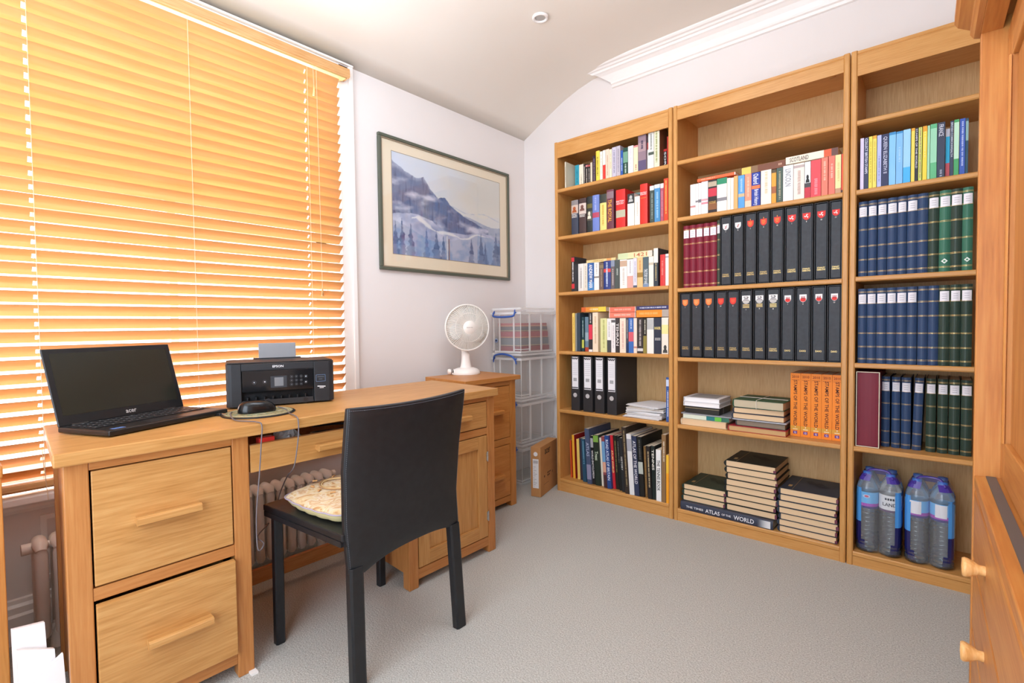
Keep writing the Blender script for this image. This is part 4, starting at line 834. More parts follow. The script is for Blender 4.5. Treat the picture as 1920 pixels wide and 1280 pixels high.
flat_front(-1.412, 2.400, 0.817+0.2215, 0.027, 0.158, 'DFA83C', 'orange and yellow book lying at left of fourth shelf, left bookcase', dict(b=[(.82, 1, 'D2622C'), (.62, .82, 'E08A34'), (0, .3, 'E4CC48')], g='F0E4B0', gr=(.3, .65)), 0.12)
flat_front(-1.232, 2.390, 0.817+0.1855, 0.028, 0.155, 'E8826A', 'salmon pink book lying directly on the fourth shelf row, left bookcase', dict(b=[(0, .02, 'F2E4DC'), (.98, 1, 'F2E4DC')], g='F4C4B0', gr=(.15, .8)), 0.12)
flat_front(-1.232, 2.392, 0.817+0.2145, 0.028, 0.155, 'E6765E', 'salmon pink book lying on its twin, fourth shelf of left bookcase', dict(b=[(0, .02, 'F2E4DC'), (.98, 1, 'F2E4DC')], g='F0B8A4', gr=(.15, .8)), 0.12)
flat_front(-1.052, 2.392, 0.817+0.1855, 0.037, 0.175, 'F09030', 'bright orange book lying at right of fourth shelf, left bookcase', dict(b=[(0, .2, 'B0A69C')], g='F8B468', gr=(.3, .9)), 0.12)
flat_front(-1.046, 2.396, 0.817+0.2235, 0.020, 0.182, '3A3C68', 'dark blue book lying on the bright orange one, fourth shelf, left bookcase', dict(g='D8DCEC', gr=(.1, .9)), 0.12)
flat_front(-0.737, 2.390, 1.479+0.1565, 0.0135, 0.172, 'EE6A3C', 'orange and white paperback lying over the white ones, middle bookcase', dict(b=[(0, .02, 'F4E4DC')], g='F8C0A0', gr=(.5, .9)), 0.12)
flat_front(-0.535, 2.392, 1.479+0.1495, 0.030, 0.175, '7A4A34', 'brown and yellow book lying centrally on the paperback row, middle bookcase', dict(b=[(.78, 1, 'E8C860'), (.62, .78, '8A6A4A')], g='C8A088', gr=(.05, .15)), 0.12)
flat_front(-0.345, 2.392, 1.479+0.1565, 0.030, 0.188, 'F0E4D0', 'cream history book lying at right on the paperback row, middle bookcase', dict(t='SCOTLAND', tc='6A6460', tr=(.55, .92), b=[(.12, .26, 'D8603A'), (0, .12, '6A4A44')]), 0.12)

# stamp albums: rounded spines, gilt double lines, white labels
LBL = pmat('album_label', 'E9E7EC', 0.6)
def album(x0, x1, Y, z, h, col, label, group, has_label=True, D=0.20, lines=(.055, .22, .40, .62, .80, .95), lean=0, emblem=False, labz=(.80, .925)):
    w_ = x1-x0-0.0008; bands = []
    for l in lines: bands += [(l-0.004, l, GOLD), (l+0.008, l+0.012, GOLD)]
    D = min(D, 2.628-Y); b = B(); r = min(0.007, w_*0.25); cover(b, w_, h, D, col, r, bands, None)
    t = mk('stamp_album', b); ln = radians(lean)
    t.matrix_basis = Matrix.Translation(((x0+x1)/2, Y, z+0.0004+w_/2*abs(sin(ln)))) @ Matrix.Rotation(-ln, 4, 'Y'); tag(t, label, 'album', group)
    b = B(); b.box(-w_/2+0.0018, w_/2-0.0018, 0.002, D-0.004, 0.003, h-0.003, PAPER); mk('page_block', b, t)
    if has_label:
        b = B(); n = 6; a, c = labz
        for i in range(n):
            u0, u1 = -0.42+0.84*i/n, -0.42+0.84*(i+1)/n; yf = lambda u: -r*(1-(2*u)**2)-0.0006
            b.add([(u0*w_, yf(u0), a*h), (u1*w_, yf(u1), a*h), (u1*w_, yf(u1), c*h), (u0*w_, yf(u0), c*h)], [(0, 1, 2, 3)], LBL, True)
        for k in range(3):
            zz = h*(a+(c-a)*(0.25+0.22*k)); b.add([(-0.22*w_, -r-0.0009, zz), (0.22*w_, -r-0.0009, zz), (0.22*w_, -r-0.0009, zz+0.0018), (-0.22*w_, -r-0.0009, zz+0.0018)], [(0, 1, 2, 3)], cm('B4B2BC'))
        mk('spine_label', b, t)
    if emblem:
        b = B(); zc = h*0.13; s = w_*0.3; b.add([(0, -r-0.001, zc-s), (s, -r-0.001, zc), (0, -r-0.001, zc+s), (-s, -r-0.001, zc)], [(0, 1, 2, 3)], cm('E8F0E8'))
        b.add([(0, -r-0.0014, zc-s*.45), (s*.5, -r-0.0014, zc), (0, -r-0.0014, zc+s*.45), (-s*.5, -r-0.0014, zc)], [(0, 1, 2, 3)], cm('3F8A64')); mk('diamond_emblem', b, t)
    return t
for i, (a, c) in enumerate(((-.9743, -.9438), (-.9438, -.9125), (-.9125, -.8794), (-.8783, -.8481), (-.8481, -.8160))):
    album(a, c, 2.385, 1.139, 0.296, '7E1F33', 'maroon stamp album with white label, ' + ORD[i+1] + ' of five on the middle bookcase', 'maroon stamp albums', lines=(.045, .25, .47, .70, .93))
album(-.8156, -.8010, 2.385, 1.139, 0.302, '3C4438', 'narrow dark green album squeezed between the maroon albums and black slipcases', None, lines=(.045, .25, .47, .70, .93))
BLU, DGR, BGR = '304668', '2E4036', '3A705A'
c2 = [(-.2727, -.2454), (-.2422, -.2155), (-.212, -.1849), (-.1823, -.1537), (-.1516, -.1256), (-.1231, -.0936), (-.0928, -.0647), (-.0627, -.034), (-.0321, -.0025), (-.0013, .0287), (.0298, .0563)]
for i, (a, c) in enumerate(c2):
    kind = 'b' if i < 7 else ('d' if i in (7, 9) else 'g')
    nm = {'b': 'blue stamp album' + (' without a label' if i == 6 else ''), 'd': 'dark green stamp album', 'g': 'bright green stamp album with diamond emblem'}[kind]
    album(a-0.001, c+0.001, 2.385, 1.143, 0.289, {'b': BLU, 'd': DGR, 'g': BGR}[kind], nm + ', ' + ORD[i+1] + ' from left, upper album row', 'albums on the upper album shelf', i != 6, emblem=kind == 'g')
c3 = [(-.272, -.2452), (-.2429, -.2152), (-.2129, -.1835), (-.1813, -.1534), (-.1517, -.1222), (-.1201, -.0925), (-.0892, -.0614), (-.0594, -.0318), (-.0301, -.0011), (.0008, .028), (.0299, .0585)]
for i, (a, c) in enumerate(c3):
    nm = 'blue stamp album' + (' without a label' if i in (6, 7) else '') if i < 8 else 'dark green stamp album'
    album(a-0.001, c+0.001, 2.385, 0.805, 0.290, BLU if i < 8 else DGR, nm + ', ' + ORD[i+1] + ' from left, middle album row', 'albums on the middle album shelf', i not in (6, 7))
c4 = [(-.200, -.1725), (-.168, -.1405), (-.138, -.108), (-.105, -.077), (-.064, -.035), (-.031, -.001), (.001, .032), (.034, .065)]
for i, (a, c) in enumerate(c4):
    nm = 'blue stamp album' + (' leaning right' if i == 3 else '') if i < 4 else 'dark green stamp album'
    album(a, c, 2.445, 0.475, 0.276, BLU if i < 4 else DGR, nm + ', ' + ORD[i+1] + ' from the red slipcase, lower album row', 'albums on the lower album shelf', True, lean=-1.5 if i == 3 else 0)
# red slipcase seen from its open side
t = thing('album_slipcase', 'dark red slipcase with cream edges, left of the lower album row', 'slipcase', (-0.2385, 2.385, 0.4755))
b = B(); w_, h_ = 0.076, 0.296; CRM = pmat('cream_board', 'E6DCC4', 0.6); MAR = pmat('maroon_cloth', '6E1C2A', 0.7)
for (x0, x1, z0, z1) in ((-w_/2, -w_/2+0.003, 0, h_), (w_/2-0.003, w_/2, 0, h_), (-w_/2+0.003, w_/2-0.003, 0, 0.003), (-w_/2+0.003, w_/2-0.003, h_-0.003, h_)): b.box(x0, x1, 0, 0.002, z0, z1, CRM); b.box(x0, x1, 0.002, 0.23, z0, z1, MAR)
mk('case', b, t, 0.0008)
b = B(); cover(b, w_-0.008, h_-0.008, 0.22, '762232', 0.003); b.v = [v+Vector((0, 0.006, 0.004)) for v in b.v]; mk('inner_album', b, t)

# black slipcases with heraldic shields
SHB = noisy('black_grained_cloth', [(0.3, '2A2D32'), (0.7, '33373D')], 60, 0.5, 3, 0.25, 420, 0.4, 0.0006)
SHE = pmat('black_case_edge', '101114', 0.4)
def shield(b, xc, zc, w, h, y, mat, cut=False):
    pts = [(-0.5, 0.5), (-0.25, 0.46), (0, 0.5), (0.25, 0.46), (0.5, 0.5)] if cut else [(-0.5, 0.5), (0.5, 0.5)]
    pts += [(0.5, 0.0), (0.44, -0.2), (0.28, -0.38), (0, -0.5), (-0.28, -0.38), (-0.44, -0.2), (-0.5, 0.0)]
    b.add([(xc+u*w, y, zc+v*h) for u, v in pts], [tuple(range(len(pts)))], mat)
def bar(b, x0, z0, x1, z1, wd, y, mat):
    d = Vector((x1-x0, z1-z0)); n = Vector((-d.y, d.x)).normalized()*wd/2
    b.add([(x0+n.x, y, z0+n.y), (x1+n.x, y, z1+n.y), (x1-n.x, y, z1-n.y), (x0-n.x, y, z0-n.y)], [(0, 1, 2, 3)], mat)
RD, ORG, WH, RDD = cm('DE3A34'), cm('F07A3C'), cm('F4F0EE'), cm('A8202A')
def slipcase(x0, x1, z, h, kind, num, maker, label, group):
    w_ = x1-x0-0.002; xc = (x0+x1)/2; t = thing('album_slipcase', label, 'slipcase', (xc, 2.378, z+0.0003), 0, group)
    b = B(); 
    for (a0, a1, z0, z1) in ((-w_/2, -w_/2+0.0032, 0, h), (w_/2-0.0032, w_/2, 0, h), (-w_/2+0.0032, w_/2-0.0032, 0, 0.0032), (-w_/2+0.0032, w_/2-0.0032, h-0.0032, h)): b.box(a0, a1, 0, 0.25, z0, z1, SHE)
    mk('case', b, t, 0.0008)
    b = B(); b.box(-w_/2+0.0042, w_/2-0.0042, 0.003, 0.245, 0.0042, h-0.0045, SHB); mk('binder', b, t, 0.0025)
    b = B(); y = 0.0016; s = w_*0.52; zc = h*0.845
    if kind == 'lion':
        shield(b, 0, zc, s, s*1.12, y+0.0008, WH); k = s*0.5
        for a in ((-.4, -.6, .1, .1, .18), (.1, .1, .3, .55, .2), (-.4, .3, .1, .1, .12), (.0, 0, .5, -.2, .12), (-.1, -.1, .15, -.7, .14), (.3, .5, .55, .35, .12)): bar(b, a[0]*k, zc+a[1]*k, a[2]*k, zc+a[3]*k, a[4]*k, y+0.0003, RDD)
    elif kind in ('orange', 'lions'):
        shield(b, 0, zc, s, s*1.15, y+0.0008, ORG if kind == 'orange' else RD); k = s*0.5; c = cm('F8B070') if kind == 'orange' else cm('F09040')
        for q in (.55, .08, -.4):
            bar(b, -.62*k*(1 if q > -.3 else .7), zc+q*k, .55*k*(1 if q > -.3 else .7), zc+(q+.08)*k, .26*k, y+0.0003, c)
        if kind == 'lions':
            b.add([(-.08*k, y, zc+k*1.15), (.08*k, y, zc+k*1.15), (.12*k, y, zc+k*1.6), (0, y, zc+k*1.75), (-.12*k, y, zc+k*1.6)], [tuple(range(5))], c)
    elif kind == 'legs':
        shield(b, 0, zc, s*1.1, s*1.15, y+0.0008, RD, True); k = s*0.5
        for a in (90, 210, 330):
            p = Vector((cos(radians(a)), sin(radians(a))))*0.5*k; q = p + Vector((cos(radians(a-95)), sin(radians(a-95))))*0.42*k
            bar(b, 0, zc+.12*k, p.x, zc+.12*k+p.y, .26*k, y+0.0003, WH); bar(b, p.x, zc+.12*k+p.y, q.x, zc+.12*k+q.y, .22*k, y+0.0003, WH)
    elif kind == 'plain':
        shield(b, 0, zc, s, s*1.15, y+0.0008, RD)
        shield(b, 0, zc+0.001, s*.6, s*.62, y+0.0003, cm('E8583C'))
    elif kind == 'arms':
        k = s*0.62; b.add([(-k, y+.0008, zc-.1*k), (k, y+.0008, zc-.1*k), (k, y+.0008, zc+1.3*k), (-k, y+.0008, zc+1.3*k)], [(0, 1, 2, 3)], WH)
        shield(b, 0, zc-.35*k, 1.6*k, 1.1*k, y+.0006, cm('C4C0BC'))
        for q in ((-.6, .9, -.1, .9, .2), (.1, .95, .6, .8, .25), (-.5, .45, .5, .5, .22), (-.7, .15, .7, .15, .12)): bar(b, q[0]*k, zc+q[1]*k, q[2]*k, zc+q[3]*k, q[4]*k, y+.0003, cm('3A3A3E'))
        for j in range(3): bar(b, -.8*k, zc-(1.1+.35*j)*k, .8*k, zc-(1.1+.35*j)*k, .16*k, y, GOLD)
    elif kind == 'crown':
        shield(b, 0, zc, s*.92, s*1.15, y+0.0008, WH); k = s*0.5
        shield(b, 0, zc-.5*k, s*.7, s*.5, y+0.0005, RD)
        for q in (-.35, 0, .35): bar(b, q*k, zc+.05*k, q*k*1.2, zc+.62*k, .2*k, y+.0003, RDD)
        bar(b, -.5*k, zc, .5*k, zc, .2*k, y+.0003, RDD)
    mk('shield_emblem', b, t)
    b = B(); nz = zc - s*(0.80 if kind != 'arms' else 1.45); letters(b, num, (0, y, nz), (1, 0, 0), (0, 0, 1), w_*0.2, 0.0055, cm('E8E4DC'))
    mk('volume_number', b, t)
    b = B()
    if maker == 2:
        letters(b, 'STANLEY', (0, y, h*0.160), (1, 0, 0), (0, 0, 1), w_*0.56, 0.0062, GOLD, False); letters(b, 'GIBBONS', (0, y, h*0.135), (1, 0, 0), (0, 0, 1), w_*0.60, 0.0062, GOLD, False)
    else: letters(b, 'DAVO', (0, y, h*0.14), (1, 0, 0), (0, 0, 1), w_*0.42, 0.0075, GOLD, False)
    mk('maker_lettering', b, t)
SC = [(-.7999, -.7502), (-.7459, -.6982), (-.694, -.6447), (-.6406, -.5908), (-.5868, -.5367), (-.5324, -.4802), (-.4769, -.4269), (-.4233, -.374), (-.3706, -.3262)]
KS = [('lion', 'I'), ('lion', 'II'), ('lions', 'I'), ('lions', 'II'), ('lions', 'III'), ('legs', 'I'), ('legs', 'II'), ('legs', 'III'), ('legs', 'IV')]
DS = {'lion': 'black slipcase with white lion shield', 'lions': 'black slipcase with tall orange lion shield', 'legs': 'black slipcase with red three-legged shield', 'orange': 'black slipcase with plain orange shield',
      'plain': 'black slipcase with plain red shield', 'arms': 'black slipcase with white coat of arms', 'crown': 'black slipcase with red and white crown shield'}
for i, ((a, c), (k, nn)) in enumerate(zip(SC, KS)):
    slipcase(a-0.001, c+0.001, 1.139, 0.314, k, nn, 2, DS[k] + ' numbered ' + nn + ', upper slipcase row of middle bookcase', 'upper row of black slipcases')
SC = [(-.9896, -.9383), (-.9357, -.8828), (-.8784, -.8252), (-.8216, -.7712), (-.7689, -.7166), (-.7132, -.6603), (-.6559, -.6069), (-.6026, -.5499), (-.5458, -.4939), (-.4904, -.4349), (-.4315, -.3794), (-.3761, -.3265)]
KS = [('orange', 'I'), ('orange', 'II'), ('orange', 'III'), ('plain', 'IV'), ('plain', 'V'), ('arms', 'I'), ('arms', 'II'), ('arms', 'III'), ('crown', 'I'), ('crown', 'II'), ('crown', 'III'), ('crown', 'IV')]
for i, ((a, c), (k, nn)) in enumerate(zip(SC, KS)):
    slipcase(a-0.001, c+0.001, 0.804, 0.311, k, nn, 2 if i < 8 else 1, DS[k] + ' numbered ' + nn + ', lower slipcase row', 'lower row of black slipcases')
# orange catalogues
xs = [-.519, -.480, -.441, -.402, -.364, -.327]; OC = 'F08A24'
for i in range(5):
    t = book(xs[i], xs[i+1], 2.434, 0.475, 0.273, OC, '', dict(d=0.17), 'orange stamp catalogue, ' + ['first', 'second', 'third', 'fourth', 'fifth'][i] + ' of five standing on the middle bookcase', 'orange stamp catalogues', name='stamp_catalogue')
    w_ = 0.037; h = 0.273; b = B(); letters(b, '2010', (0, -0.0008, h*0.945), (1, 0, 0), (0, 0, 1), w_*0.72, h*0.038, cm('8A3A1C'), False)
    letters(b, 'STAMPS OF THE WORLD', (0, -0.0008, h*0.53), (0, 0, -1), (1, 0, 0), h*0.72, w_*0.36, cm('4A2418'), False)
    bar(b, -w_*.4, h*0.895, w_*.4, h*0.895, 0.0012, -0.0007, cm('8A3A1C')); mk('spine_lettering', b, t)
    b = B(); b.add([(-w_*.49, -0.0006, h*.10), (w_*.49, -0.0006, h*.10), (w_*.49, -0.0006, h*.165), (-w_*.49, -0.0006, h*.165)], [(0, 1, 2, 3)], cm('D8A03C'))
    letters(b, str(i+1), (0, -0.001, h*0.150), (1, 0, 0), (0, 0, 1), w_*.3, h*.028, cm('F4ECD8')); bar(b, -w_*.25, h*.115, w_*.25, h*.115, 0.0035, -0.001, cm('F4E0B0'))
    b.add([(-w_*.22, -0.001, h*.04), (w_*.2, -0.001, h*.04), (w_*.2, -0.001, h*.085), (-w_*.22, -0.001, h*.085)], [(0, 1, 2, 3)], cm('6A3C8C')); letters(b, 'G', (0, -0.0014, h*.062), (1, 0, 0), (0, 0, 1), w_*.28, h*.03, cm('F0E8F0')); mk('spine_emblem', b, t)

# lever arch files
LM = {'k': pmat('black_file_board', '2B2A2C', 0.55), 'w': pmat('file_label', 'E9E9EC', 0.6), 'r': CHROME}
for i, (x0, x1) in enumerate(((-1.632, -1.588), (-1.551, -1.503), (-1.474, -1.428), (-1.397, -1.352))):
    x0 -= 0.006; x1 += 0.006; w_ = x1-x0; xc = (x0+x1)/2; h = 0.312
    t = thing('lever_arch_file', 'black lever arch file with white label, ' + ORD[i+1] + ' from left, left bookcase', 'file', (xc, 2.392, 0.4783), 0, 'black lever arch files')
    b = B(); b.box(-w_/2, w_/2, 0, 0.003, 0, h, LM['k']); b.box(-w_/2, -w_/2+0.003, 0.003, 0.235, 0, h, LM['k']); b.box(w_/2-0.003, w_/2, 0.003, 0.235, 0, h, LM['k']); mk('cover', b, t, 0.0012)
    b = B(); b.box(-w_/2+0.006, w_/2-0.010, 0.02, 0.222, 0.006, h-0.018, PAPW); mk('filed_paper', b, t)
    b = B(); y = -0.0008; b.box(-w_*.37, w_*.37, y, 0, h*.40, h*.985, LM['w']); K1, K2 = cm('2A2A2C'), cm('9A9AA0')
    for k in range(7): bar(b, -w_*.35+k*w_*.1, h*.95-0.004*(k % 2), -w_*.35+k*w_*.1+w_*.07, h*.97-0.004*(k % 2), 0.006, y-.0003, K1)
    for k in range(7): bar(b, -w_*.35+k*w_*.1, h*.415, -w_*.35+k*w_*.1+w_*.07, h*.43, 0.006, y-.0003, K1)
    for k in range(9): bar(b, -w_*.18+k*w_*.045, h*.54, -w_*.18+k*w_*.045, h*.60, w_*0.022, y-.0003, K1)
    for k in range(7): bar(b, -w_*.30, h*(.66+.035*k), w_*.30, h*(.66+.035*k), 0.0012, y-.0003, K2)
    mk('label', b, t)
    b = B(); b.lathe([(0.0075, -0.004), (0.0105, -0.003), (0.0125, 0.0), (0.0125, 0.002)], pmat('ring_silver', 'D0D0D0', .3, 0.2), 24, Matrix.Translation((0, -0.0005, h*.285)) @ Matrix.Rotation(-pi/2, 4, 'X') @ Matrix.Scale(-1, 4, (0, 0, 1)))
    b.lathe([(0.0, 0.0), (0.0075, 0.0)], pmat('dark_hole', '0C0C0D', .9), 16, Matrix.Translation((0, -0.0018, h*.285)) @ Matrix.Rotation(-pi/2, 4, 'X')); tag(mk('finger_ring', b, t), 'round metal finger ring')
# loose papers beside the files
zz = 0.4785
PCOL = ['D8D2C8', 'EDECEC', 'E4E2E4', 'CFCBC6', 'F0F0F2', 'DAD4CC', 'EEEEF0', 'C8BEB0', 'D6D4D2', 'F3F3F5']
LABP = ['lowest grey sheet wad', 'second white wad from the bottom', 'third pale wad from the bottom', 'fourth greyish wad', 'fifth white wad', 'sixth beige wad', 'seventh white wad', 'brown card folder near the top', 'grey wad just under the top', 'topmost white sheets']
for i in range(10):
    th = [0.004, 0.007, 0.005, 0.006, 0.009, 0.006, 0.005, 0.008, 0.004, 0.005][i]
    b = B(); sx, sy = 0.205-0.004*(i % 3), 0.195; b.box(-sx/2, sx/2, -sy/2, sy/2, 0, th, cm(PCOL[i], .7)) 
    for k in range(3): b.box(-sx/2-0.0015, sx/2+0.001*k, -sy/2-0.001*k, sy/2, th*(0.2+0.25*k), th*(0.2+0.25*k)+0.0006, PAPW)
    o = mk('paper_wad', b); o.location = (-1.188+rnd.uniform(-.012, .012)+(0.003 if i > 6 else 0), 2.488+rnd.uniform(-.01, .01), zz+0.0002); o.rotation_euler = (0, 0, rnd.uniform(-.16, .16)+(-.25 if i > 7 else 0)); zz += th+0.0006
    tag(o, LABP[i] + ' in the pile beside the lever arch files', 'papers', 'loose paper pile')
book(-1.066, -1.048, 2.39, 0.478, 0.222, '3F5E9C', '', dict(b=[(.8, .95, 'C8D4EC')], g='D8E0F0', gr=(.1, .7), d=0.17), 'blue upright book at the right end beside the paper pile, left bookcase', None)

# lying books, head edges towards the room
HEAD = Matrix(((0, 1, 0, 0), (0, 0, 1, 0), (1, 0, 0, 0), (0, 0, 0, 1)))
def flat_head(xl, y, z0, th, wid, dep, col, label, group=None, rounded=0.006, yaw=0.0, pages=None, extra=None, name='lying_book', cat='book'):
    M = Matrix.Translation((xl, y, z0+th/2+0.0003)) @ Matrix.Rotation(yaw, 4, 'Z') @ HEAD
    b = B(); cover(b, th, dep, wid, col, rounded, rough=0.5); t = mk(name, b); t.matrix_basis = M; tag(t, label, cat, group)
    b = B(); pg = pages or STOCK; t_ = 0.0016
    poly = [(-th/2+t_, wid-0.004), (-th/2+t_, 0.004)] + [(-th/2+t_+(th-2*t_)*k/6, 0.004-rounded*0.8*(1-(2*k/6-1)**2)) for k in range(1, 6)] + [(th/2-t_, 0.004), (th/2-t_, wid-0.004)]
    b.prism(poly, 'z', 0.0025, dep-0.003, pg); mk('page_block', b, t)
    if extra: extra(t)
    return t
def stocktop(col):
    def f(t):
        b = B(); b.add([(0.0148, 0.045, 0.0), (0.0148, 0.0465, 0.0), (0.0148, 0.0465, 0.222), (0.0148, 0.045, 0.222)], [(0, 1, 2, 3)], cm('A8845C')); mk('gilt_line', b, t)
        b = B(); b.add([(0.0148, 0.022, 0.04), (0.0148, 0.036, 0.04), (0.0148, 0.036, 0.07), (0.0148, 0.022, 0.07)], [(0, 1, 2, 3)], cm('A88A5C')); mk('gilt_emblem', b, t)
        b = B()
        pts = [(0.07, 0.16), (0.09, 0.175), (0.11, 0.15), (0.13, 0.165), (0.15, 0.13), (0.17, 0.12), (0.16, 0.10), (0.13, 0.095), (0.11, 0.12), (0.09, 0.125)]
        b.add([(0.0147, p[0], p[1]) for p in pts], [tuple(range(10))], cm(col)); mk('embossed_map', b, t)
    return f
zb = 0.060; at = flat_front(-0.571, 2.3755, zb, 0.040, 0.414, '3A3E4E', 'dark atlas lying flat under the left stockbook stacks, bottom of middle bookcase', dict(hb=1), 0.250, name='atlas')
b = B(); W_ = cm('E8E8EC'); L_ = 0.414
def lx(u): return L_*(1-u)
for s_, u0, u1, hh in (('THE TIMES', .07, .27, .010), ('ATLAS', .295, .455, .018), ('OF THE', .475, .575, .009), ('WORLD', .605, .815, .020)):
    letters(b, s_, (0, -0.0062, lx((u0+u1)/2)), (0, 0, -1), (1, 0, 0), L_*(u1-u0), hh, W_, False)
mk('spine_lettering', b, at)
b = B()
for k in range(9): b.add([(-0.016, -0.0045, lx(.85+.014*k)), (-0.016, -0.0045, lx(.864+.014*k)), (0.016, -0.0045, lx(.864+.014*k)), (0.016, -0.0045, lx(.85+.014*k))], [(0, 1, 2, 3)], cm(['50545E', '6A6E78', '8A8E96', 'A2A6AC', 'B8BCC0', 'C8CACE', 'D2D4D6', 'DADCDE', 'DEDFE0'][k]))
mk('spine_panel', b, at)
STK = [('2B3A30', -0.981, 3, zb+0.0405, 2.395, 0.200, 0.0268, 'left stack of three stockbooks', '1E2A22'), ('1E2220', -0.775, 8, zb+0.0405, 2.395, 0.212, 0.0285, 'tall middle stack of stockbooks', '14181A'), ('2E3644', -0.548, 7, zb+0.0003, 2.383, 0.214, 0.0270, 'right stack of stockbooks', '222836')]
RN = ['bottom', 'second from bottom', 'third from bottom', 'fourth from bottom', 'fifth from bottom', 'sixth from bottom', 'seventh from bottom']
for col, xl, n, z0, y, wid, th, gname, emb in STK:
    for i in range(n):
        jx, jy = rnd.uniform(-.004, .004), rnd.uniform(-.002, .004); topm = i == n-1
        t = flat_head(xl+jx, y+jy, z0+i*(th+0.0006), th, wid, 0.226, col, ('topmost' if topm else RN[i]) + ' stockbook with cream pages, ' + gname, gname, 0.009, extra=(stocktop(emb) if topm else None), name='stockbook')
        b = B(); b.box(-th/2+0.003, th/2-0.006-rnd.uniform(0, .01), wid-0.006-rnd.uniform(0, .005), wid+0.0008, -0.0008, 0.006, pmat('wine_headband', '6A3446', .7)); mk('ribbon_tab', b, t)
# fourth row of the middle bookcase: two mixed piles
z0 = 0.475
flat_head(-0.990, 2.395, z0, 0.030, 0.215, 0.20, 'E0D2B4', 'thick cream paged book at the bottom of the left pile, middle bookcase', rounded=0.003)
flat_front(-0.765, 2.400, z0+0.0310, 0.020, 0.218, 'DCE4D2', 'pale book with teal and green bands under the magazines, middle bookcase', dict(b=[(0, .16, '3C6E5E'), (.16, .30, '6CC04A'), (.30, .48, '2E7A7E')]), 0.19)
flat_head(-0.992, 2.398, z0+0.0518, 0.005, 0.238, 0.20, '8E9096', 'thin grey magazine in the left pile, middle bookcase', rounded=0.0, pages=PAPW, name='magazine')
t = thing('box', 'black flat box with silver lines in the left pile, middle bookcase', 'box', (-0.895, 2.485, z0+0.0574)); b = B(); b.box(-0.082, 0.082, -0.075, 0.085, 0, 0.034, pmat('black_box_card', '26241F', .45)); mk('carton', b, t, 0.001)
b = B(); b.box(-0.083, 0.083, -0.0756, -0.0752, 0.024, 0.0255, cm('C8B890')); b.box(0.0822, 0.0826, -0.02, -0.018, 0, 0.034, cm('C8C8C4')); mk('silver_line', b, t)
for i in range(2):
    flat_head(-0.982, 2.402+0.004*i, z0+0.0918+i*0.0215, 0.0205, 0.175-0.002*i, 0.165, 'ECECEE', ['white booklet with grey cover, second from top of the left pile', 'white booklet with grey picture cover, topping the left pile'][i] + ', middle bookcase', rounded=0.0, pages=PAPW, name='booklet',
              extra=(None if i == 0 else (lambda t: mk('cover_picture', B().add([(0.0105, 0.02, 0.02), (0.0105, 0.15, 0.02), (0.0105, 0.15, 0.15), (0.0105, 0.02, 0.15)], [(0, 1, 2, 3)], cm('A4A6A8')), t))))
xm = -0.765
flat_head(xm+0.002, 2.385, z0, 0.024, 0.240, 0.20, 'A83038', 'red bound book at the bottom of the middle pile, middle bookcase', rounded=0.003, pages=pmat('aged_pages', 'C8A470', .8))
flat_head(xm+0.030, 2.405, z0+0.025, 0.024, 0.205, 0.19, '4A4A44', 'dark grey-green book second from bottom, middle pile', rounded=0.003, pages=pmat('grey_pages', '8A7E6C', .8))
flat_head(xm+0.014, 2.400, z0+0.050, 0.005, 0.225, 0.19, 'B8BAC0', 'thin pale magazine in the middle pile', rounded=0.0, pages=PAPW, name='magazine')
flat_head(xm+0.016, 2.400, z0+0.056, 0.025, 0.215, 0.19, '2E3648', 'navy covered book with cream pages, lower of the pair, middle pile', rounded=0.005, pages=STOCK)
flat_head(xm+0.020, 2.400, z0+0.082, 0.025, 0.210, 0.19, '2A3040', 'navy covered book with cream pages, upper of the pair, middle pile', rounded=0.005, pages=STOCK, yaw=0.03)
def string(t):
    b = B(); s = cm('E8E0D0'); b.tube([(0.0195, 0.0, 0.09), (0.0195, 0.205, 0.09)], 0.0014, s, 5); b.tube([(-0.018, 0.10, -0.0015), (0.0195, 0.10, -0.0015), (0.0195, 0.10, 0.19)], 0.0014, s, 5); mk('string', b, t)
flat_head(xm+0.018, 2.402, z0+0.108, 0.036, 0.212, 0.19, '24543A', 'green book tied with white string on top of the middle pile', rounded=0.004, pages=pmat('pale_pages', 'C4B89C', .8), extra=string, yaw=-0.04)
# ------------------------------------------------------------------ laptop
dz = 0.7025
th_ = 0.405; lu = Vector((-sin(th_), cos(th_), 0)); lo_ = Vector((-cos(th_), -sin(th_), 0))
LM_ = Matrix(((lu.x, lo_.x, 0, -1.569), (lu.y, lo_.y, 0, 0.274), (0, 0, 1, dz), (0, 0, 0, 1)))   # x along the front edge, y towards the hinge
lap = thing('laptop', 'open black laptop on the left end of the oak desk', 'laptop', M=LM_)
LB = pmat('laptop_black', '18191B', 0.35); LW, LD = 0.350, 0.190
b = B(); b.box(0, LW, 0, LD, 0.002, 0.017, LB); mk('base', b, lap, 0.004, 3)
b = B(); b.box(0.008, LW-0.008, 0.065, LD-0.014, 0.0168, 0.0176, pmat('keyboard_well', '101113', .5)); kb = mk('keyboard', b, lap)
b = B(); KM = pmat('key_black', '222326', 0.4); KG = cm('8A8C90')
for r_ in range(5):
    n = 15 + (r_ == 4)*-3; x = 0.014; y = 0.069 + r_*0.0205
    for k in range(15):
        w_ = 0.0175 if not (r_ == 0 and k == 5) else 0.0175*4.5
        if x + w_ > LW-0.012: break
        b.box(x, x+w_, y, y+0.0165, 0.0176, 0.0195, KM)
        b.add([(x+0.004, y+0.006, 0.0197), (x+0.008, y+0.006, 0.0197), (x+0.008, y+0.012, 0.0197), (x+0.004, y+0.012, 0.0197)], [(0, 1, 2, 3)], KG); x += w_+0.0035
mk('keys', b, kb)
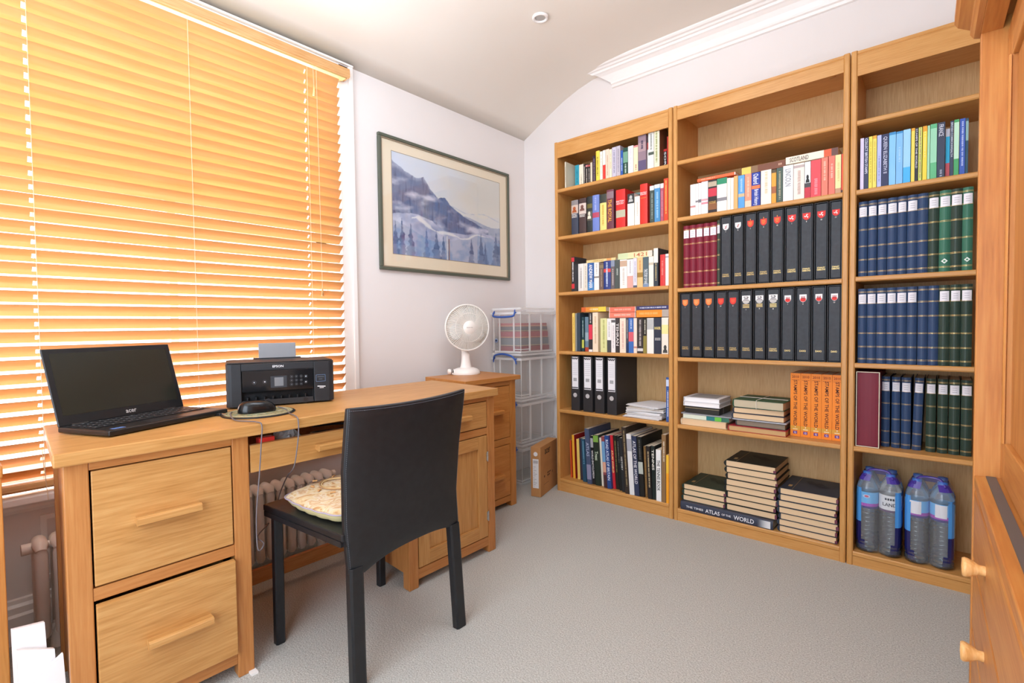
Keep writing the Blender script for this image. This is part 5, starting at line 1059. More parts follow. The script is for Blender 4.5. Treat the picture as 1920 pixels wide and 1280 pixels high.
b = B(); b.box(0.115, 0.215, 0.010, 0.055, 0.0168, 0.0174, pmat('touchpad', '2A2B2E', .3)); b.box(0.020, 0.050, 0.012, 0.028, 0.0168, 0.0172, cm('5A7AB4')); mk('touchpad', b, lap)
a = radians(106.5); LS = Matrix.Translation((0, LD-0.004, 0.018)) @ Matrix.Rotation(a-pi/2, 4, 'X').inverted()
scr = Matrix.Translation((0, LD-0.006, 0.016)) @ Matrix.Rotation(-(a-pi/2), 4, 'X'); SH = 0.212
b = B(); b.T = scr; b.box(0, LW, 0, 0.006, 0, SH, LB); sc_ = mk('lid', b, lap, 0.003, 3)
b = B(); b.T = scr; b.box(0.015, LW-0.015, -0.0006, 0.0, 0.028, SH-0.014, pmat('dark_screen', '25261F', 0.22)); mk('screen', b, sc_)
b = B(); b.T = scr; letters(b, 'acer', (LW*0.53, -0.0010, 0.014), (1, 0, 0), (0, 0, 1), 0.030, 0.009, cm('C8C0BC'), False); mk('logo', b, sc_)
b = B()
for x in (0.05, LW-0.05): b.tube([(x-0.02, LD-0.002, 0.015), (x+0.02, LD-0.002, 0.015)], 0.006, LB, 10)
mk('hinge', b, lap)

# ------------------------------------------------------------------ printer
pu = Vector((0.114, 0.317, 0)).normalized(); pb_ = Vector((-pu.y, pu.x, 0))
PM = Matrix(((pu.x, pb_.x, 0, -1.792), (pu.y, pb_.y, 0, 0.621), (0, 0, 1, dz), (0, 0, 0, 1)))
pr = thing('printer', 'black inkjet printer standing on the desk in front of the blind', 'printer', M=PM)
PB = noisy('printer_black', [(0.3, '232529'), (0.7, '282A2E')], 30, 0.5, 3, 0.1, 700, 0.4, 0.0004); PG = pmat('printer_gloss_panel', '17181B', 0.15)
PW, PH, PD = 0.341, 0.149, 0.27
b = B()                                                        # body with a recess for the panel and tray
def rr(w0, w1, d0, d1, r):
    out = []
    for (cx, cy, a0) in ((w1-r, d0+r, -90), (w1-r, d1-r, 0), (w0+r, d1-r, 90), (w0+r, d0+r, 180)):
        for k in range(5): q = radians(a0+90*k/4); out.append((cx+r*cos(q), cy+r*sin(q)))
    return out
b.prism(rr(0, PW, 0.030, PD, 0.022), 'z', 0.006, PH, PB)
b.prism([(0.0, 0.05), (0.0, 0.012), (0.006, 0.003), (0.016, 0.0), (0.045, 0.0), (0.045, 0.05)], 'z', 0.006, PH-0.001, PB)
b.prism([(0.272, 0.05), (0.272, 0.0), (PW-0.018, 0.0), (PW-0.006, 0.004), (PW, 0.016), (PW, 0.05)], 'z', 0.006, PH-0.001, PB)
b.box(0.045, 0.272, 0.0, 0.05, 0.124, PH-0.001, PB); b.box(0.045, 0.272, 0.004, 0.05, 0.006, 0.014, PB)
body = mk('body', b, pr, 0.002)
b = B(); b.prism([(0.000, 0.124), (0.004, 0.052), (0.030, 0.048), (0.030, 0.124)], 'x', 0.047, 0.270, PG); pan = mk('control_panel', b, pr, 0.0015)
GR, GR2 = cm('9EA2A8'), cm('5A5E64')
def py(z): return 0.0042-(z-0.052)/0.072*0.004-0.0010
b = B(); b.add([(0.133, py(.0628), .0628), (0.184, py(.0628), .0628), (0.184, py(.103), .103), (0.133, py(.103), .103)], [(0, 1, 2, 3)], cm('3A3D42')); b.add([(0.145, py(.068)-.0004, .068), (0.173, py(.068)-.0004, .068), (0.173, py(.098)-.0004, .098), (0.145, py(.098)-.0004, .098)], [(0, 1, 2, 3)], pmat('printer_screen', '7C8084', .3)); mk('display', b, pan)
b = B()
def ring(x, z, r, m, dot=None):
    for k in range(14): a0 = 2*pi*k/14; a1 = 2*pi*(k+1)/14; bar(b, x+r*cos(a0), z+r*sin(a0), x+r*cos(a1), z+r*sin(a1), 0.0006, py(z), m)
    if dot: b.add([(x+dot*cos(2*pi*k/8), py(z), z+dot*sin(2*pi*k/8)) for k in range(8)], [tuple(range(8))], GR)
ring(0.083, .0844, 0.006, GR2, 0.0025); ring(0.115, .085, 0.006, GR2, 0.003)
for i, x in enumerate((.199, .2145, .230)):
    for z in (.098, .0845, .071): ring(x, z, 0.0045, GR2, 0.0012)
for z in (.0965, .077): ring(0.2455, z, 0.0055, GR2, 0.0026)
mk('button', b, pan)
b = B(); b.box(0.047, 0.270, 0.012, 0.05, 0.014, 0.018, PLBLK); b.box(0.047, 0.268, -0.001, 0.004, 0.006, 0.024, PLDRK); b.box(0.235, 0.250, -0.0025, -0.001, 0.010, 0.022, PLBLK)
for k in range(8): b.box(0.060+0.026*k, 0.064+0.026*k, 0.010, 0.03, 0.018, 0.034, PLBLK)
b.box(0.047, 0.270, 0.030, 0.034, 0.018, 0.050, pmat('recess_black', '0B0B0D', .6)); mk('paper_tray', b, pr)
b = B(); letters(b, 'EPSON', (0.157, -0.0008, 0.1365), (1, 0, 0), (0, 0, 1), 0.034, 0.0078, cm('F0F0F2'), False); mk('logo', b, body)
b = B()
for (x0, z0, x1, z1) in ((.279, .076, .310, .076), (.310, .076, .310, .099), (.310, .099, .279, .099), (.279, .099, .279, .076)): bar(b, x0, z0, x1, z1, 0.0008, -0.0008, cm('7C98C0'))
bar(b, .283, .092, .306, .092, .0025, -.0008, GR2); bar(b, .288, .084, .300, .084, .0025, -.0008, GR2); bar(b, .283, .059, .310, .057, .003, -.0008, cm('E8E8EA')); bar(b, .290, .053, .304, .053, .0028, -.0008, cm('C8C8CA')); mk('sticker', b, body)
b = B(); b.box(0.004, PW-0.004, 0.014, PD-0.06, PH, PH+0.003, PB); b.box(0.108, 0.202, 0.004, 0.016, PH-0.0012, PH+0.0004, pmat('recess_black', '0B0B0D', .6)); b.box(0.09, 0.255, PD-0.055, PD-0.02, PH, PH+0.006, PB); mk('scanner_lid', b, pr, 0.001)
b = B(); b.T = Matrix.Translation((0, PD-0.045, PH)) @ Matrix.Rotation(-0.12, 4, 'X'); b.box(0.108, 0.238, 0, 0.004, 0, 0.062, pmat('grey_translucent_plastic', '8E9094', .4)); mk('paper_support', b, pr, 0.003)
b = B()
for x in (0.03, PW-0.03):
    for y in (0.03, PD-0.03): b.box(x-0.01, x+0.01, y-0.01, y+0.01, 0.0, 0.007, PLBLK)
mk('rubber_foot', b, pr)

# ------------------------------------------------------------------ mouse on its mat
mt = thing('mouse_mat', 'round patterned mat under the mouse in front of the printer', 'mouse mat', (-1.640, 0.662, dz))
MATM = noisy('mat_print', [(0.35, '5A5844'), (0.45, 'B09A6C'), (0.55, '5E7A66'), (0.65, 'C8B898'), (0.75, '8A6450')], 60, 0.5, 3, 0)
b = B(); b.lathe([(0.0, 0.0), (0.104, 0.0), (0.106, 0.0015), (0.104, 0.0032), (0.098, 0.0034)], PLBLK, 56); b.lathe([(0.098, 0.0040), (0.0, 0.0046)], MATM, 56)
for rr_ in (0.094, 0.086): b.lathe([(rr_, 0.0040), (rr_, 0.0050), (rr_-0.002, 0.0050), (rr_-0.002, 0.0040)], cm('B4A884'), 56)
mk('disc', b, mt)
MM = Matrix.Translation((-1.640, 0.660, dz+0.0052)) @ Matrix.Rotation(radians(82), 4, 'Z')
ms = thing('computer_mouse', 'black computer mouse resting on the round mat', 'mouse', M=MM)
b = B()
def mfn(u, v):
    a_ = 2*pi*u; r_ = (1-v**2.2)**0.5 if v < 1 else 0; ex = 0.055*(1-0.06*cos(a_)); ey = 0.030*(1-0.12*cos(a_*1)*1)
    cx = (abs(cos(a_))**0.8)*(1 if cos(a_) > 0 else -1); cy = (abs(sin(a_))**0.8)*(1 if sin(a_) > 0 else -1)
    return (ex*cx*(r_**0.55 if v > 0 else 1), ey*cy*(r_**0.6 if v > 0 else 1), 0.002+0.034*v*(1-0.22*cx*r_))
b.grid(mfn, 40, 14, pmat('mouse_gloss_black', '141517', .22), True, True); b.box(-0.045, 0.045, -0.022, 0.022, 0, 0.004, PLBLK); mk('shell', b, ms)
b = B(); b.tube([(0.030, -0.003, 0.030), (0.030, 0.003, 0.030)], 0.008, PLDRK, 14); mk('scroll_wheel', b, ms)
CB = pmat('thin_grey_cable', '6A6468', 0.5)
def smooth(pts, n=6):
    pts = [Vector(p) for p in pts]; out = []
    for i in range(len(pts)-1):
        p0, p1, p2, p3 = pts[max(i-1, 0)], pts[i], pts[i+1], pts[min(i+2, len(pts)-1)]
        for k in range(n):
            t = k/n; out.append(0.5*((2*p1)+(-p0+p2)*t+(2*p0-5*p1+4*p2-p3)*t*t+(-p0+3*p1-3*p2+p3)*t**3))
    return out+[pts[-1]]
b = B(); b.tube(smooth([(-1.690, 0.600, dz+0.006), (-1.63, 0.575, dz+0.008), (-1.55, 0.560, dz+0.003), (-1.47, 0.585, dz+0.004), (-1.446, 0.590, 0.698), (-1.443, 0.586, 0.650), (-1.442, 0.578, 0.560), (-1.44, 0.567, 0.460), (-1.44, 0.566, 0.375), (-1.44, 0.572, 0.352), (-1.46, 0.592, 0.360), (-1.56, 0.615, 0.345), (-1.66, 0.69, 0.335), (-1.75, 0.72, 0.30)]), 0.0018, CB, 8)
tag(mk('thin_cable', b), 'thin grey cable hanging from the left side of the mouse mat', 'cable')
b = B(); b.tube(smooth([(-1.644, 0.722, dz+0.012), (-1.62, 0.735, dz+0.006), (-1.55, 0.715, dz+0.003), (-1.47, 0.698, dz+0.004), (-1.446, 0.694, 0.696), (-1.443, 0.692, 0.652), (-1.443, 0.680, 0.575), (-1.470, 0.682, 0.545), (-1.56, 0.712, 0.509), (-1.625, 0.727, 0.465), (-1.66, 0.725, 0.412), (-1.70, 0.732, 0.342), (-1.75, 0.75, 0.30)]), 0.0018, CB, 8)
tag(mk('thin_cable', b), 'thin grey cable hanging from the right side of the mouse mat', 'cable')
t = thing('cable_plug', 'small black plug lying between laptop and mouse mat', 'plug', (-1.700, 0.560, dz), 0.5); b = B(); b.box(-0.02, 0.02, -0.008, 0.008, 0, 0.009, PLBLK); mk('plug_body', b, t, 0.002)
b = B(); b.tube([(0.02, 0, 0.0045), (0.034, 0, 0.0045)], 0.003, CHROME, 8); mk('plug_tip', b, t)

# ------------------------------------------------------------------ fan
fx, fy = -2.02, 1.925
fan = thing('desk_fan', 'small white desk fan standing on the filing cabinet', 'fan', (fx, fy, 0.7025), math.atan2(-0.43, 0.93))   # local +x = facing
FW = pmat('fan_white', 'F3EEE8', 0.3); FC = pmat('fan_cream', 'F3EEE6', 0.35)
b = B(); b.lathe([(0.078, 0.0), (0.080, 0.006), (0.077, 0.016), (0.066, 0.028), (0.045, 0.036), (0.0, 0.038)], FW, 48, Matrix.Scale(0.92, 4, (1, 0, 0))); mk('base', b, fan)
b = B(); b.grid(lambda u, v: ((0.018+0.010*(1-v)**3)*cos(2*pi*u), (0.024+0.012*(1-v)**3)*sin(2*pi*u), 0.030+0.085*v), 24, 9, FW, True, True); mk('neck', b, fan)
b = B(); kx = Matrix.Translation((0.0, -0.088, 0.018)) @ Matrix.Rotation(pi/2, 4, 'X'); b.lathe([(0.013, -0.020), (0.014, -0.010), (0.014, 0.012), (0.011, 0.016), (0.0, 0.017)], FW, 20, kx)
b.lathe([(0.0143, -0.012), (0.0143, -0.006)], PLBLK, 20, kx); b.lathe([(0.0143, -0.003), (0.0143, 0.001)], PLBLK, 20, kx); b.box(-0.012, 0.012, -0.085, -0.06, 0.004, 0.026, FW); mk('speed_knob', b, fan)
cz, R_ = 0.258, 0.124; FT_ = Matrix.Translation((0.034, 0, cz)) @ Matrix.Rotation(pi/2, 4, 'Y')   # local z -> facing +x
b = B(); b.lathe([(0.0, -0.115), (0.03, -0.112), (0.040, -0.095), (0.042, -0.055), (0.030, -0.045), (0.0, -0.045)], FW, 28, FT_); mk('motor_housing', b, fan)
def cage(zf, name, m, n, hubr):
    b = B()
    for k in range(n):
        q = 2*pi*k/n; pts = []
        for j in range(7):
            s = j/6; r_ = hubr + (R_-hubr)*s; zz = zf*(1-(s**3.2)); pts.append(FT_ @ Vector((r_*cos(q+0.10*s*(1 if zf > 0 else 0)), r_*sin(q+0.10*s*(1 if zf > 0 else 0)), zz)))
        b.tube(pts, 0.0013, m, 4, False)
    for rr_ in (0.078,):
        zz = zf*(1-((rr_-hubr)/(R_-hubr))**3.2); b.tube([FT_ @ Vector((rr_*cos(2*pi*k/48), rr_*sin(2*pi*k/48), zz)) for k in range(49)], 0.0013, m, 4, False)
    return mk(name, b, fan)
cage(0.036, 'front_grille', FC, 72, 0.034); cage(-0.042, 'rear_grille', FC, 60, 0.040)
b = B(); b.lathe([(R_-0.003, -0.006), (R_+0.003, -0.006), (R_+0.0045, 0.0), (R_+0.003, 0.006), (R_-0.003, 0.006), (R_-0.003, -0.006)], FC, 64, FT_); mk('rim', b, fan)
b = B(); b.lathe([(0.036, 0.030), (0.037, 0.035), (0.034, 0.038), (0.0, 0.040)], FC, 32, FT_); hub = mk('grille_badge', b, fan)
b = B(); b.T = FT_ @ Matrix.Translation((0, 0, 0.0405)); letters(b, 'n', (9, 9, 9), (0, 1, 0), (-1, 0, 0), .001, .001, GR) if False else None
for k in range(9): b.add([(0.002, -0.018+0.004*k, 0), (0.002, -0.0153+0.004*k, 0), (-0.002, -0.0153+0.004*k, 0), (-0.002, -0.018+0.004*k, 0)], [(0, 1, 2, 3)], cm('B8B0A8'))
mk('badge_mark', b, hub)
FBL = pmat('fan_blade_plastic', 'ECECE8', 0.25, 0, 0.5, Alpha=0.7)
for k in range(3):
    b = B(); R0 = FT_ @ Matrix.Rotation(2*pi*k/3+0.5, 4, 'Z')
    def bfn(u, v):
        r_ = 0.022 + 0.084*v; wdt = 0.35+0.75*sin(pi*min(1, v*0.85+0.1)); an = (u-0.5)*wdt*1.35 + 0.35*v
        return R0 @ Vector((r_*cos(an), r_*sin(an), 0.014*(u-0.5)*2*(0.5+v*0.5)))
    b.grid(bfn, 12, 9, FBL); o = mk('blade', b, fan); sd = o.modifiers.new('thickness', 'SOLIDIFY'); sd.thickness = 0.0015
b = B(); b.lathe([(0.0, -0.045), (0.02, -0.045), (0.022, 0.012), (0.016, 0.02), (0.0, 0.022)], FC, 24, FT_); mk('blade_hub', b, fan)
b = B(); b.tube([(-0.005, 0, 0.10), (-0.02, 0, 0.17), (-0.035, 0, 0.22)], [0.020, 0.020, 0.024], FW, 16); mk('tilt_joint', b, fan)

# ------------------------------------------------------------------ framed picture
po = (-2.19, 1.985, 1.606); pic = thing('framed_picture', 'framed blue watercolour of misty mountains and pine trees', 'picture', po)
W2, H2 = 0.4955, 0.3445
FRM = pmat('green_frame', '575D50', 0.4); FRI = pmat('frame_gilt_inner', '9A8A74', 0.4); MAT = pmat('cream_mount', 'EBDFC6', 0.85)
b = B()
for (y0, y1, z0, z1) in ((-W2, W2, H2-0.016, H2), (-W2, W2, -H2, -H2+0.016), (-W2, -W2+0.016, -H2+0.016, H2-0.016), (W2-0.016, W2, -H2+0.016, H2-0.016)): b.box(0.001, 0.020, y0, y1, z0, z1, FRM)
mk('frame', b, pic, 0.003)
b = B()
for (y0, y1, z0, z1) in ((-W2+.016, W2-.016, H2-0.022, H2-.016), (-W2+.016, W2-.016, -H2+.016, -H2+0.022), (-W2+.016, -W2+0.022, -H2+0.022, H2-0.022), (W2-0.022, W2-.016, -H2+0.022, H2-0.022)): b.box(0.001, 0.014, y0, y1, z0, z1, FRI)
mk('frame_slip', b, pic)
ya, yb, za, zb_ = -0.412, 0.410, -0.256, 0.270
b = B(); b.box(0.001, 0.008, -W2+0.02, W2-0.02, -H2+0.02, H2-0.02, MAT); mk('mount', b, pic)
b = B()
for (y0, y1, z0, z1) in ((ya-.003, yb+.003, zb_, zb_+.003), (ya-.003, yb+.003, za-.003, za), (ya-.003, ya, za, zb_), (yb, yb+.003, za, zb_)): b.box(0.008, 0.0088, y0, y1, z0, z1, pmat('mount_line', '9A8E7C', .7))
mk('mount_line', b, pic)
def fbm(x, y, s=0.0, o=4):
    v = 0; a_ = 0.5
    for i in range(o): v += a_*noise.noise(Vector((x, y, s+i*7.3))); x *= 2; y *= 2; a_ *= 0.5
    return v
def mixc(a, c, t): t = max(0, min(1, t)); return [a[i]+(c[i]-a[i])*t for i in range(3)]
def interp(tab, x):
    for (a0, v0), (a1, v1) in zip(tab, tab[1:]):
        if x <= a1: return v0+(v1-v0)*(x-a0)/(a1-a0)
    return tab[-1][1]
RID = [(0, .915), (.05, .875), (.13, .83), (.19, .80), (.25, .83), (.28, .78), (.31, .72), (.375, .64), (.40, .655), (.44, .665), (.465, .63), (.48, .60), (.51, .575), (.58, .53), (.62, .50), (.70, .475), (.77, .435), (.84, .42), (1, .40)]
TREES = [(.02, .33, .03), (.07, .37, .03), (.14, .33, .035), (.27, .30, .03), (.355, .30, .035), (.42, .26, .025), (.69, .28, .03), (.79, .37, .032), (.835, .27, .02), (.955, .40, .045), (.99, .33, .03), (.85, .14, .02)]
def paint(u, v):
    n = fbm(u*5, v*5); n2 = fbm(u*14, v*14, 3)
    c = mixc([206, 218, 236], [214, 214, 208], u*1.3+n*0.6); c = mixc(c, [236, 234, 224], max(0, (0.72-v)*2.4)*u)
    rd2 = 0.60 - 0.05*u + 0.03*sin(u*14) + n2*0.02
    if v < rd2 and u > 0.4: c = mixc(c, [212, 216, 220], 0.6); 
    if abs(v-(0.575-0.06*(u-0.5)+0.02*sin(u*17))) < 0.006 and u > .5: c = mixc(c, [186, 196, 210], .5+n2*3)
    if v < 0.50-0.03*u+0.03*sin(u*11+1) and u > .62: c = mixc([176, 184, 202], [150, 164, 190], .5+n2*2)
    r_ = interp(RID, u) + n2*0.02
    if v < r_ and u < 0.87:
        d = (r_-v)/0.5; c = mixc([84, 98, 138], [134, 142, 172], d*1.6+n*1.4); c = mixc(c, [92, 116, 160], 0.5+n2*2.0)
        if u < .3: c = mixc(c, [112, 120, 148], .5-n*1.5)
        if u < .35 and v > .6 and r_-v < .05: c = mixc(c, [190, 202, 224], .6-8*(r_-v)*1.4)
        st = fbm(u*60, v*6, 9); c = mixc(c, [70, 80, 116], max(0, st)*1.6)
        mist = max(0, fbm(u*6+3, v*9, 5))*2.4; c = mixc(c, [206, 208, 226], mist)
    band = 0.40 - 0.10*u + 0.04*sin(u*9) + n*0.05
    if v < band: c = mixc([150, 160, 192], [196, 202, 222], .5+n*1.5+n2)
    if .15 < u < .95:
        wv = 1-abs(v-(band-0.045-0.02*sin(u*23)))/max(0.008, 0.020+0.03*n2+0.012*sin(u*31))
        if wv > 0: c = mixc(c, [228, 230, 230], min(.85, wv*1.6))
    low = 0.25 + 0.06*sin(u*7+2) + n*0.08
    if v < low: c = mixc([128, 156, 196], [176, 184, 206], .4+n*2+n2*1.4+(0.45 if .5 < u < .75 else 0))
    for (tu, tv, tw) in TREES:
        if v < tv:
            wd = tw*(tv-v)/tv*(1+0.20*sin((tv-v)*110+tu*40)+n2*1.5); 
            if abs(u-tu) < wd: c = mixc(c, [66, 90, 132], (0.85 if v > 0.10 else 0.5)*(0.75+n2))
    if abs(u-.452) < .004 and v < .26: c = mixc(c, [234, 230, 220], .8)
    if abs(u-.472) < .005 and v < .23: c = mixc(c, [120, 100, 100], .8)
    return c
nu, nv = 260, 170; vs = []; cl = []
for j in range(nv):
    for i in range(nu):
        u, v = i/(nu-1), j/(nv-1); vs.append((0.0084, ya+(yb-ya)*u, za+(zb_-za)*v)); cl.append(paint(u, v))
b = B(); ART = bpy.data.materials.new('watercolour'); ART.use_nodes = True; nt, N, L, pb = nodes(ART); at_ = N.new('ShaderNodeAttribute'); at_.attribute_name = 'pigment'; L.new(at_.outputs['Color'], pb.inputs['Base Color']); pb.inputs['Roughness'].default_value = 0.8
b.add(vs, [(j*nu+i, j*nu+i+1, (j+1)*nu+i+1, (j+1)*nu+i) for j in range(nv-1) for i in range(nu-1)], ART); o = mk('painting', b, pic)
ca = o.data.color_attributes.new('pigment', 'FLOAT_COLOR', 'POINT'); buf = []
for c in cl: buf += list(lin(tuple(max(0, min(255, x)) for x in c)))
ca.data.foreach_set('color', buf)
gp = bpy.data.materials.new('picture_glass'); gp.use_nodes = True; nt = gp.node_tree; N = nt.nodes; L = nt.links; N.remove(N['Principled BSDF'])
tr = N.new('ShaderNodeBsdfTransparent'); gl = N.new('ShaderNodeBsdfGlossy'); gl.inputs['Roughness'].default_value = 0.05; mx = N.new('ShaderNodeMixShader'); mx.inputs[0].default_value = 0.05
L.new(tr.outputs[0], mx.inputs[1]); L.new(gl.outputs[0], mx.inputs[2]); L.new(mx.outputs[0], N['Material Output'].inputs[0])
b = B(); b.box(0.0105, 0.012, -W2+0.0225, W2-0.0225, -H2+0.0225, H2-0.0225, gp); mk('glass', b, pic)

# ------------------------------------------------------------------ stacked clear storage boxes
CLR = bpy.data.materials.new('clear_polypropylene'); CLR.use_nodes = True; nt, N, L, pb = nodes(CLR)
pb.inputs['Base Color'].default_value = lin('F2F3F2'); pb.inputs['Roughness'].default_value = 0.3; tr = N.new('ShaderNodeBsdfTransparent'); mx = N.new('ShaderNodeMixShader'); mx.inputs[0].default_value = 0.19
ts = N.new('ShaderNodeBsdfTranslucent'); ts.inputs[0].default_value = lin('F4F5F4'); m2 = N.new('ShaderNodeMixShader'); m2.inputs[0].default_value = 0.5; L.new(pb.outputs[0], m2.inputs[1]); L.new(ts.outputs[0], m2.inputs[2])
L.new(tr.outputs[0], mx.inputs[1]); L.new(m2.outputs[0], mx.inputs[2]); L.new(mx.outputs[0], N['Material Output'].inputs[0])
CLE = bpy.data.materials.new('clear_plastic_edge'); CLE.use_nodes = True; nt, N, L, pb = nodes(CLE)
pb.inputs['Base Color'].default_value = lin('F8F8F7'); pb.inputs['Roughness'].default_value = 0.3; tr = N.new('ShaderNodeBsdfTransparent'); mx = N.new('ShaderNodeMixShader'); mx.inputs[0].default_value = 0.45
L.new(tr.outputs[0], mx.inputs[1]); L.new(pb.outputs[0], mx.inputs[2]); L.new(mx.outputs[0], N['Material Output'].inputs[0])
BLH = pmat('blue_handle_plastic', '2E58A8', 0.35)
bx0, bx1, by0, by1 = -0.125, 0.120, 0.0, 0.350; so = Vector((-2.045, 2.290, 0))
BX = [('bottom', 0.0, 0.249, 'clear storage box at the bottom of the corner stack, behind the cardboard box'), ('second', 0.249, 0.522, 'clear storage box second from the bottom of the corner stack'),
      ('third', 0.522, 0.799, 'empty clear storage box with raised blue handle, below the topmost'), ('top', 0.799, 1.078, 'topmost clear storage box in the corner, holding red and grey folders')]
for k, (nm, z0, z1, lab) in enumerate(BX):
    t = thing('storage_box', lab, 'storage box', so+Vector((0, 0, z0+0.001)), 0, 'clear storage boxes stacked in the corner'); H = z1-z0-0.003
    b = B(); i_ = 0.012; wt = 0.0022; tp = H-0.030
    X0, X1, Y0_, Y1_ = bx0+i_, bx1-i_, by0+i_, by1-i_; q = 0.006
    def wall(p0, p1, p2, p3): b.add([p0, p1, p2, p3], [(0, 1, 2, 3)], CLR)
    for s_ in (0.0,):
        wall((X0+q, Y0_+q, 0), (X1-q, Y0_+q, 0), (X1, Y0_, tp), (X0, Y0_, tp)); wall((X1-q, Y0_+q, 0), (X1-q, Y1_-q, 0), (X1, Y1_, tp), (X1, Y0_, tp))
        wall((X1-q, Y1_-q, 0), (X0+q, Y1_-q, 0), (X0, Y1_, tp), (X1, Y1_, tp)); wall((X0+q, Y1_-q, 0), (X0+q, Y0_+q, 0), (X0, Y0_, tp), (X0, Y1_, tp)); wall((X0+q, Y0_+q, 0), (X0+q, Y1_-q, 0), (X1-q, Y1_-q, 0), (X1-q, Y0_+q, 0))
    body = mk('body', b, t); sd = body.modifiers.new('thickness', 'SOLIDIFY'); sd.thickness = 0.0018
    b = B()                                                   # moulded ribs and foot line
    for (x, y) in ((X1+0.001, Y0_-0.001),): b.tube([(x-q, y+q, 0.0), (x, y, tp)], 0.0022, CLE, 6)
    for x in (X1-0.055, X0+0.05, X0+0.0): b.box(x-0.005, x+0.005, Y0_-0.002, Y0_+0.003, 0.012, tp, CLE)
    for y in (Y0_+0.085, Y0_+0.20): b.box(X1-0.003, X1+0.002, y-0.006, y+0.006, 0.012, tp, CLE)
    b.box(X0+q, X1-q+0.001, Y0_+0.0015, Y0_+0.005, 0.0, 0.012, CLE); b.box(X1-q-0.002, X1-q+0.002, Y0_+q, Y1_-q, 0.0, 0.012, CLE)
    b.box(X1-0.055, X1-0.003, Y0_+0.000, Y0_+0.004, 0.020, 0.026, CLE); b.box(X1-0.006, X1-0.001, Y0_+0.004, Y0_+0.085, 0.020, 0.026, CLE)
    mk('rib', b, t)
    b = B()
    for (a0, a1, c0, c1) in ((bx0, bx1, by0, by0+0.010), (bx0, bx1, by1-0.010, by1), (bx0, bx0+0.010, by0+0.010, by1-0.010), (bx1-0.010, bx1, by0+0.010, by1-0.010)): b.box(a0, a1, c0, c1, tp-0.010, tp+0.004, CLE)
    mk('rim', b, t)
    b = B(); b.box(bx0+0.001, bx1-0.001, by0+0.001, by1-0.001, tp+0.005, H-0.012, CLR); 
    for (a0, a1, c0, c1) in ((bx0+.006, bx1-.006, by0+.004, by0+0.010), (bx1-0.010, bx1-.004, by0+0.010, by1-0.006), (bx0+.006, bx0+.010, by0+0.010, by1-0.006)): b.box(a0, a1, c0, c1, H-0.012, H, CLE)
    mk('lid', b, t, 0.002)
    b = B(); hx0, hx1 = bx0+0.028, bx1-0.040; hz = tp-0.004
    if k == 2: pts = [(hx0-0.004, -0.006, hz-0.022), (hx0, -0.010, hz-0.002), (hx0+0.022, -0.018, hz+0.022), ((hx0+hx1)/2, -0.022, hz+0.031), (hx1-0.022, -0.018, hz+0.020), (hx1, -0.010, hz-0.004), (hx1+0.005, -0.006, hz-0.028)]
    else: pts = [(hx0+0.006, -0.003, hz+0.016), (hx0+0.002, -0.012, hz-0.006), (hx0+0.014, -0.016, hz-0.018), ((hx0+hx1)/2, -0.017, hz-0.022), (hx1-0.014, -0.016, hz-0.018), (hx1-0.002, -0.012, hz-0.006), (hx1-0.004, -0.003, hz+0.020)]
    pp = smooth(pts, 6); n_ = len(pp); b.tube(pp, [0.0035+0.0028*sin(pi*i/(n_-1)) for i in range(n_)], BLH, 10); mk('handle', b, t)
    b = B()
    for x in (hx0, hx1): b.tube([(x, 0.004, hz+0.004), (x, -0.010, hz+0.002)], 0.005, BLH, 8)
    mk('clip', b, t)
    if k == 3:
        b = B(); b.lathe([(0.0, 0.0), (0.013, 0.0), (0.013, 0.0012)], cm('8A9AC0'), 20, Matrix.Translation((X0+0.022, Y0_-0.0015, 0.075)) @ Matrix.Rotation(pi/2, 4, 'X'))
        b.lathe([(0.0, 0.0), (0.006, 0.0)], cm('E8ECF4'), 12, Matrix.Translation((X0+0.022, Y0_-0.0032, 0.075)) @ Matrix.Rotation(pi/2, 4, 'X')); mk('logo_badge', b, t)
FC2 = [('8C3A44', 'red', 0.036), ('6E747C', 'grey', 0.050), ('A04852', 'dull red', 0.040), ('5E646C', 'dark grey', 0.030), ('B05A5E', 'pale red', 0.022)]
zz = 0.799+0.0065
for i, (c, nm, th) in enumerate(FC2):
    b = B(); b.T = Matrix.Rotation((i-2)*0.02, 4, 'Z'); b.box(-0.085, 0.088, 0.03, 0.31, 0, th-0.001, cm(c, .7)); b.box(-0.0855, 0.0885, 0.0295, 0.309, 0.003, 0.006, cm('D8B888')); o = mk('ring_folder', b); o.location = (so.x-0.002, so.y, zz); zz += th
    tag(o, nm + ' folder inside the topmost clear storage box, ' + ['bottom', 'second from bottom', 'middle', 'second from top', 'top'][i] + ' one', 'folder', 'folders in the clear storage box')

# ------------------------------------------------------------------ cardboard laptop box
d_ = Vector((-0.055, 0.20, 0)).normalized(); n_ = Vector((d_.y, -d_.x, 0))
AM = Matrix(((n_.x, d_.x, 0, -1.778), (n_.y, d_.y, 0, 2.188), (0, 0, 1, 0), (0, 0, 0, 1)))
ac = thing('cardboard_box', 'slim brown cardboard laptop box on the carpet beside the bookcase', 'box', M=AM); AW, AL, AH = 0.060, 0.262, 0.283
b = B(); b.box(0, AW, 0, AL, 0.001, AH, CARD); mk('carton', b, ac, 0.0015)
K3 = cm('4A3A2C'); b = B(); b.T = Matrix(((0, -1, 0, AW+0.0006), (1, 0, 0, 0), (0, 0, 1, 0), (0, 0, 0, 1)))
letters(b, 'acer', (0.105, 0, AH*0.86), (1, 0, 0), (0, 0, 1), 0.085, 0.030, cm('2E2A26'), False); mk('logo', b, ac)
b = B(); b.T = Matrix(((0, -1, 0, AW+0.0006), (1, 0, 0, 0), (0, 0, 1, 0), (0, 0, 0, 1)))
